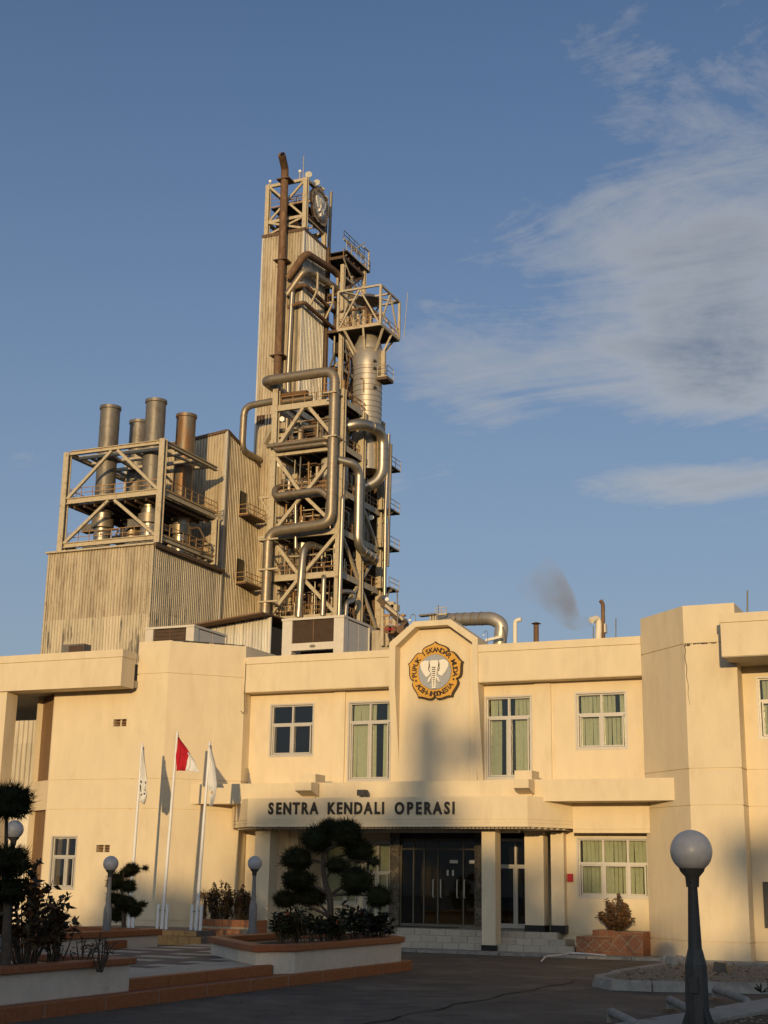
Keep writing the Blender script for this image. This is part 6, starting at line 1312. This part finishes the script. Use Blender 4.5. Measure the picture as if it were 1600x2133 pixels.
def shrub(name, lb, base, H, Wd, nst, nl, L, w, m, grp=None, upright=0.4, bare=0.35, shape='egg', cat='shrub', flowers=0):
    t = thing(name, base, lb, cat, grp); base = Vector(base); lv = MB(); st = MB(); fl2 = MB()
    tips = []
    for k in range(nst):
        a = RN.uniform(0, 6.28); rr = Wd * math.sqrt(RN.random()); hh = H * (1 - 0.45 * (rr / Wd) ** 2) * RN.uniform(0.72, 1.0)
        if shape == 'ball': rr = Wd * RN.random() ** 0.4; hh = H * (1 - 0.35 * (rr / Wd) ** 2) * RN.uniform(0.62, 1.0)
        if shape == 'cone': hh = H * (1 - 0.75 * rr / Wd) * RN.uniform(0.85, 1.0)
        tipp = base + Vector((math.cos(a) * rr, math.sin(a) * rr, hh)); kb_ = 0.6 if shape == 'ball' else 0.18; b0 = base + Vector((math.cos(a) * rr * kb_, math.sin(a) * rr * kb_, 0)); md = b0.lerp(tipp, 0.5) + Vector((RN.uniform(-0.04, 0.04), RN.uniform(-0.04, 0.04), 0.03))
        st.tube([b0, md, tipp], [0.012, 0.005], 5, 0.1, steps=2); tips.append((b0, md, tipp))
    for k in range(nl):
        b0, md, tipp = RN.choice(tips); u = bare + (1 - bare) * RN.random() ** 0.8; p = md.lerp(tipp, (u - 0.5) * 2) if u > 0.5 else b0.lerp(md, u * 2)
        d = Vector((RN.gauss(0, 1), RN.gauss(0, 1), RN.uniform(-0.2, 1) * upright * 2)); leaf(lv, p + rdir() * 0.025, d, L * RN.uniform(0.6, 1.25), w * RN.uniform(0.7, 1.2))
    for k in range(flowers):
        p = RN.choice(tips)[2] + rdir() * 0.06
        for _ in range(5): leaf(fl2, p, rdir(), 0.045, 0.012)
    st.build('stems', 'bark', t); lv.build('foliage', m, t)
    if flowers: fl2.build('flowers', 'flower', t)
    return t
IXL = ('leafy dark shrub at the left tip of the octagonal planter', 'dark shrub second from the left under the cloud pruned tree', 'dark shrub left of the cloud pruned trunk', 'low dark shrub right at the foot of the cloud pruned trunk', 'dark shrub just right of the cloud pruned trunk', 'dark flowering shrub right of the centre in the octagonal planter', 'dark shrub second from the right under the cloud pruned tree', 'dark shrub at the right end of the octagonal planter')
for i, px in enumerate((585, 613, 642, 676, 712, 738, 765, 792)):
    Yq = (21.6, 22.9, 21.9, 23.2, 22.3, 23.4, 23.9, 24.2)[i]; p = at(px, 1955, 'Y', Yq); top = at(px, (1888, 1880, 1886, 1902, 1884, 1878, 1886, 1890)[i], 'Y', Yq)
    shrub('garden_shrub', IXL[i], (p.x, Yq, 0.44), top.z - 0.40, 0.27, 13, 430, 0.135, 0.026, 'leafd', 'dark shrubs in the octagonal planter', 0.5, 0.46, flowers=3)
p = at(52, 2010, 'Y', 14.4)
shrub('bronze_bush', 'bushy bronze leaved shrub in the left front planter', (p.x, 14.4, 0.45), 1.46, 0.48, 30, 720, 0.125, 0.036, 'leafr', None, 0.9, 0.3)
p = at(118, 2000, 'Y', 14.9)
shrub('bronze_bush', 'loose bronze branch spray right of the bushy bronze shrub', (p.x, 14.9, 0.45), 1.0, 0.28, 12, 300, 0.125, 0.036, 'leafr', None, 0.9, 0.45)
for px, py, hh, lb in ((152, 2005, 0.50, 'sparse half bare shrub second from the planter end'), (200, 1995, 0.52, 'sparse twiggy shrub nearest the planter end'), (12, 2005, 0.42, 'sparse twiggy shrub at the left edge of the view'), (130, 1985, 0.62, 'thin leafless twigs behind the bronze bush')):
    p = at(px, py, 'Y', 15.0); shrub('twiggy_shrub', lb, (p.x, 15.0 + RN.uniform(-0.3, 0.3), 0.45), hh, 0.20, 9, 55, 0.08, 0.016, 'leafr', 'sparse shrubs in the left front planter', 0.5, 0.5)
for px, lb in ((458, 'dark bronze bush, left of the pair by the entrance'), (500, 'dark bronze bush, right of the pair by the entrance')):
    p = at(px, 1917, 'Y', 31.0); shrub('clipped_bush', lb, (p.x, 31.0, 0.58), 1.0 if px < 480 else 0.9, 0.34, 40, 1700, 0.085, 0.026, 'leafr', 'bushes in the left terracotta planter', 0.7, 0.02, 'ball')
p = at(1283, 1942, 'Y', 32.65)
shrub('dry_croton', 'dry bronze bush in the right terracotta planter', (p.x, 32.65, 0.5), 1.12, 0.50, 60, 2000, 0.085, 0.026, 'leafo', None, 0.7, 0.12, 'cone')
yu = thing('spiky_yucca', at(425, 1918, 'Y', 30.9), 'thin spiky yucca beside the right flagpole', 'yucca'); b_ = at(425, 1920, 'Y', 30.9); b_.z = 0.45; c_ = at(427, 1868, 'Y', 30.9)
MB().tube([b_, c_], [0.035, 0.025], 8).build('trunk', 'bark', yu, True); lv = MB()
for k in range(150):
    d = Vector((RN.gauss(0, 1), RN.gauss(0, 1), RN.uniform(-0.3, 1.2))); leaf(lv, c_ + Vector((0, 0, RN.uniform(-0.1, 0.05))), d, RN.uniform(0.22, 0.42), 0.008, 0.5)
for k in range(120):
    d = Vector((RN.gauss(0, 0.4), RN.gauss(0, 0.4), -1)); leaf(lv, c_.lerp(b_, RN.uniform(0, 0.5)), d, RN.uniform(0.2, 0.35), 0.008, 0.1)
lv.build('leaves', 'leafo', yu)
lt = MB()
for k in range(14): leaf(lt, at(1586, 2068, 'Z', 0.16), Vector((RN.gauss(0, 1), RN.gauss(0, 1), 0.8)), 0.16, 0.02)
tags(lt.build('small_weed', 'leafd'), 'small weed growing against the kerb at the right edge', 'weed')

# ------------------------------------------------------------------ unseen shadow casters behind the camera, some added for their shade
WH = thing('shade_building', (10, -78, 0), 'long pale building added out of view to shade the yard', 'shade_building')  # unseen block put in to keep the foreground in solid shade
MB().box(-90, 110, -84, -72, 0, 10.3).build('wall', 'trim', WH); MB().loft([(-91, -85, 10.3), (111, -85, 10.3), (111, -71, 10.3), (-91, -71, 10.3)], [(-91, -78.2, 10.6), (111, -78.2, 10.6), (111, -77.8, 10.6), (-91, -77.8, 10.6)]).build('roof', 'roof', WH)
def crown_mesh(R, H, n, s):
    mb = MB(); cl = [(rdir() * RN.uniform(0.3, 0.8), RN.uniform(0.3, 0.55)) for _ in range(9)]
    for _ in range(n):
        c, r = RN.choice(cl); p = c + rdir() * r * RN.random() ** 0.4; p = Vector((p.x * R, p.y * R, p.z * H)); u = rdir() * s * RN.uniform(0.6, 1.3); v = u.cross(rdir()).normalized() * s * 0.5
        mb.add([p - u, p + v, p + u, p - v], [(0, 1, 2, 3)])
    return mb.mesh('crown', 'leaft')
crowns = [crown_mesh(2.2, 1.7, 650, 0.32) for _ in range(3)]; trunkm = MB().tube([(0, 0, 0), (0.2, 0, 5), (0, 0.1, 10)], [0.28, 0.1], 8, 0.5).mesh('trunk', 'bark')
spots = [(-0.2, 11.0), (3.6, 11.8), (6.2, 11.1), (9.0, 10.9), (12.5, 10.8), (16.0, 10.6), (19.2, 10.8), (23.5, 11.1), (27, 11.2), (8.4, 14.3), (11.0, 14.0), (7.4, 13.3), (9.4, 13.0), (11.6, 12.7), (13.4, 12.0), (-4.5, 11.5), (-9, 12), (-14, 11), (32, 12)]  # taller middle crowns added to dim the canopy and entrance wall
for i, (x, zt_) in enumerate(spots):
    y = -66 + (i % 3) * 1.5; t = thing('yard_tree', (x, y, 0), 'tree %s in the row before the added building behind the viewer' % ('first', 'second', 'third', 'fourth', 'fifth', 'sixth', 'seventh', 'eighth', 'ninth', 'tenth', 'eleventh', 'twelfth', 'thirteenth', 'fourteenth', 'fifteenth', 'sixteenth', 'seventeenth', 'eighteenth', 'nineteenth')[i], 'tree', 'trees in the row behind the viewer')
    put(crowns[i % 3], 'crown', t, (x, y, zt_ - (1.5 if zt_ < 14 else 0.75)), (0, 0, i * 1.3), (1, 1, 1) if zt_ < 14 else (0.8, 0.8, 0.42)); put(trunkm, 'trunk', t, (x, y, 0))
# slender tank tower: its soft shadow falls below the emblem
TT = thing('tank_tower', (12.2, -70, 0), 'slender concrete tank tower behind the viewer', 'tower')
MB().lathe((12.2, -70, 0), [(0.75, 0), (0.6, 13.5), (0.5, 16.2), (0.35, 17.0)], 14).build('shaft', 'conc', TT, True); MB().bar((12.2, -70, 15.9), (13.6, -70, 15.9), 0.5, 0.45).build('arm', 'conc', TT); MB().bar((13.5, -70, 15.3), (13.5, -70, 16.5), 0.5).build('arm_box', 'conc', TT)
PM = thing('fan_palm', (19.4, -68, 0), 'fan palm behind the viewer', 'palm'); MB().tube([(19.4, -68, 0), (19.6, -68, 13.2)], [0.2, 0.14], 8).build('trunk', 'bark', PM, True); lv = MB()
for k in range(60):
    d = rdir(); d.z = d.z * 0.8 + 0.1; leaf(lv, Vector((19.6, -68, 13.2)), d, RN.uniform(0.9, 1.4), 0.17, 0.8)
lv.build('crown', 'leaft', PM)

# worn, rounded arrises on masonry
for o in bpy.data.objects:
    if o.type == 'MESH' and o.name.split('.')[0] in ('kerb_block', 'step_block', 'cap', 'kerb_stone', 'side_wall', 'paving_stone') and not o.modifiers and o.parent and o.parent.name.split('.')[0] != 'office_building':
        b = o.modifiers.new('arris', 'BEVEL'); b.width = 0.012 if 'paving' not in o.name else 0.004; b.segments = 2; b.limit_method = 'ANGLE'
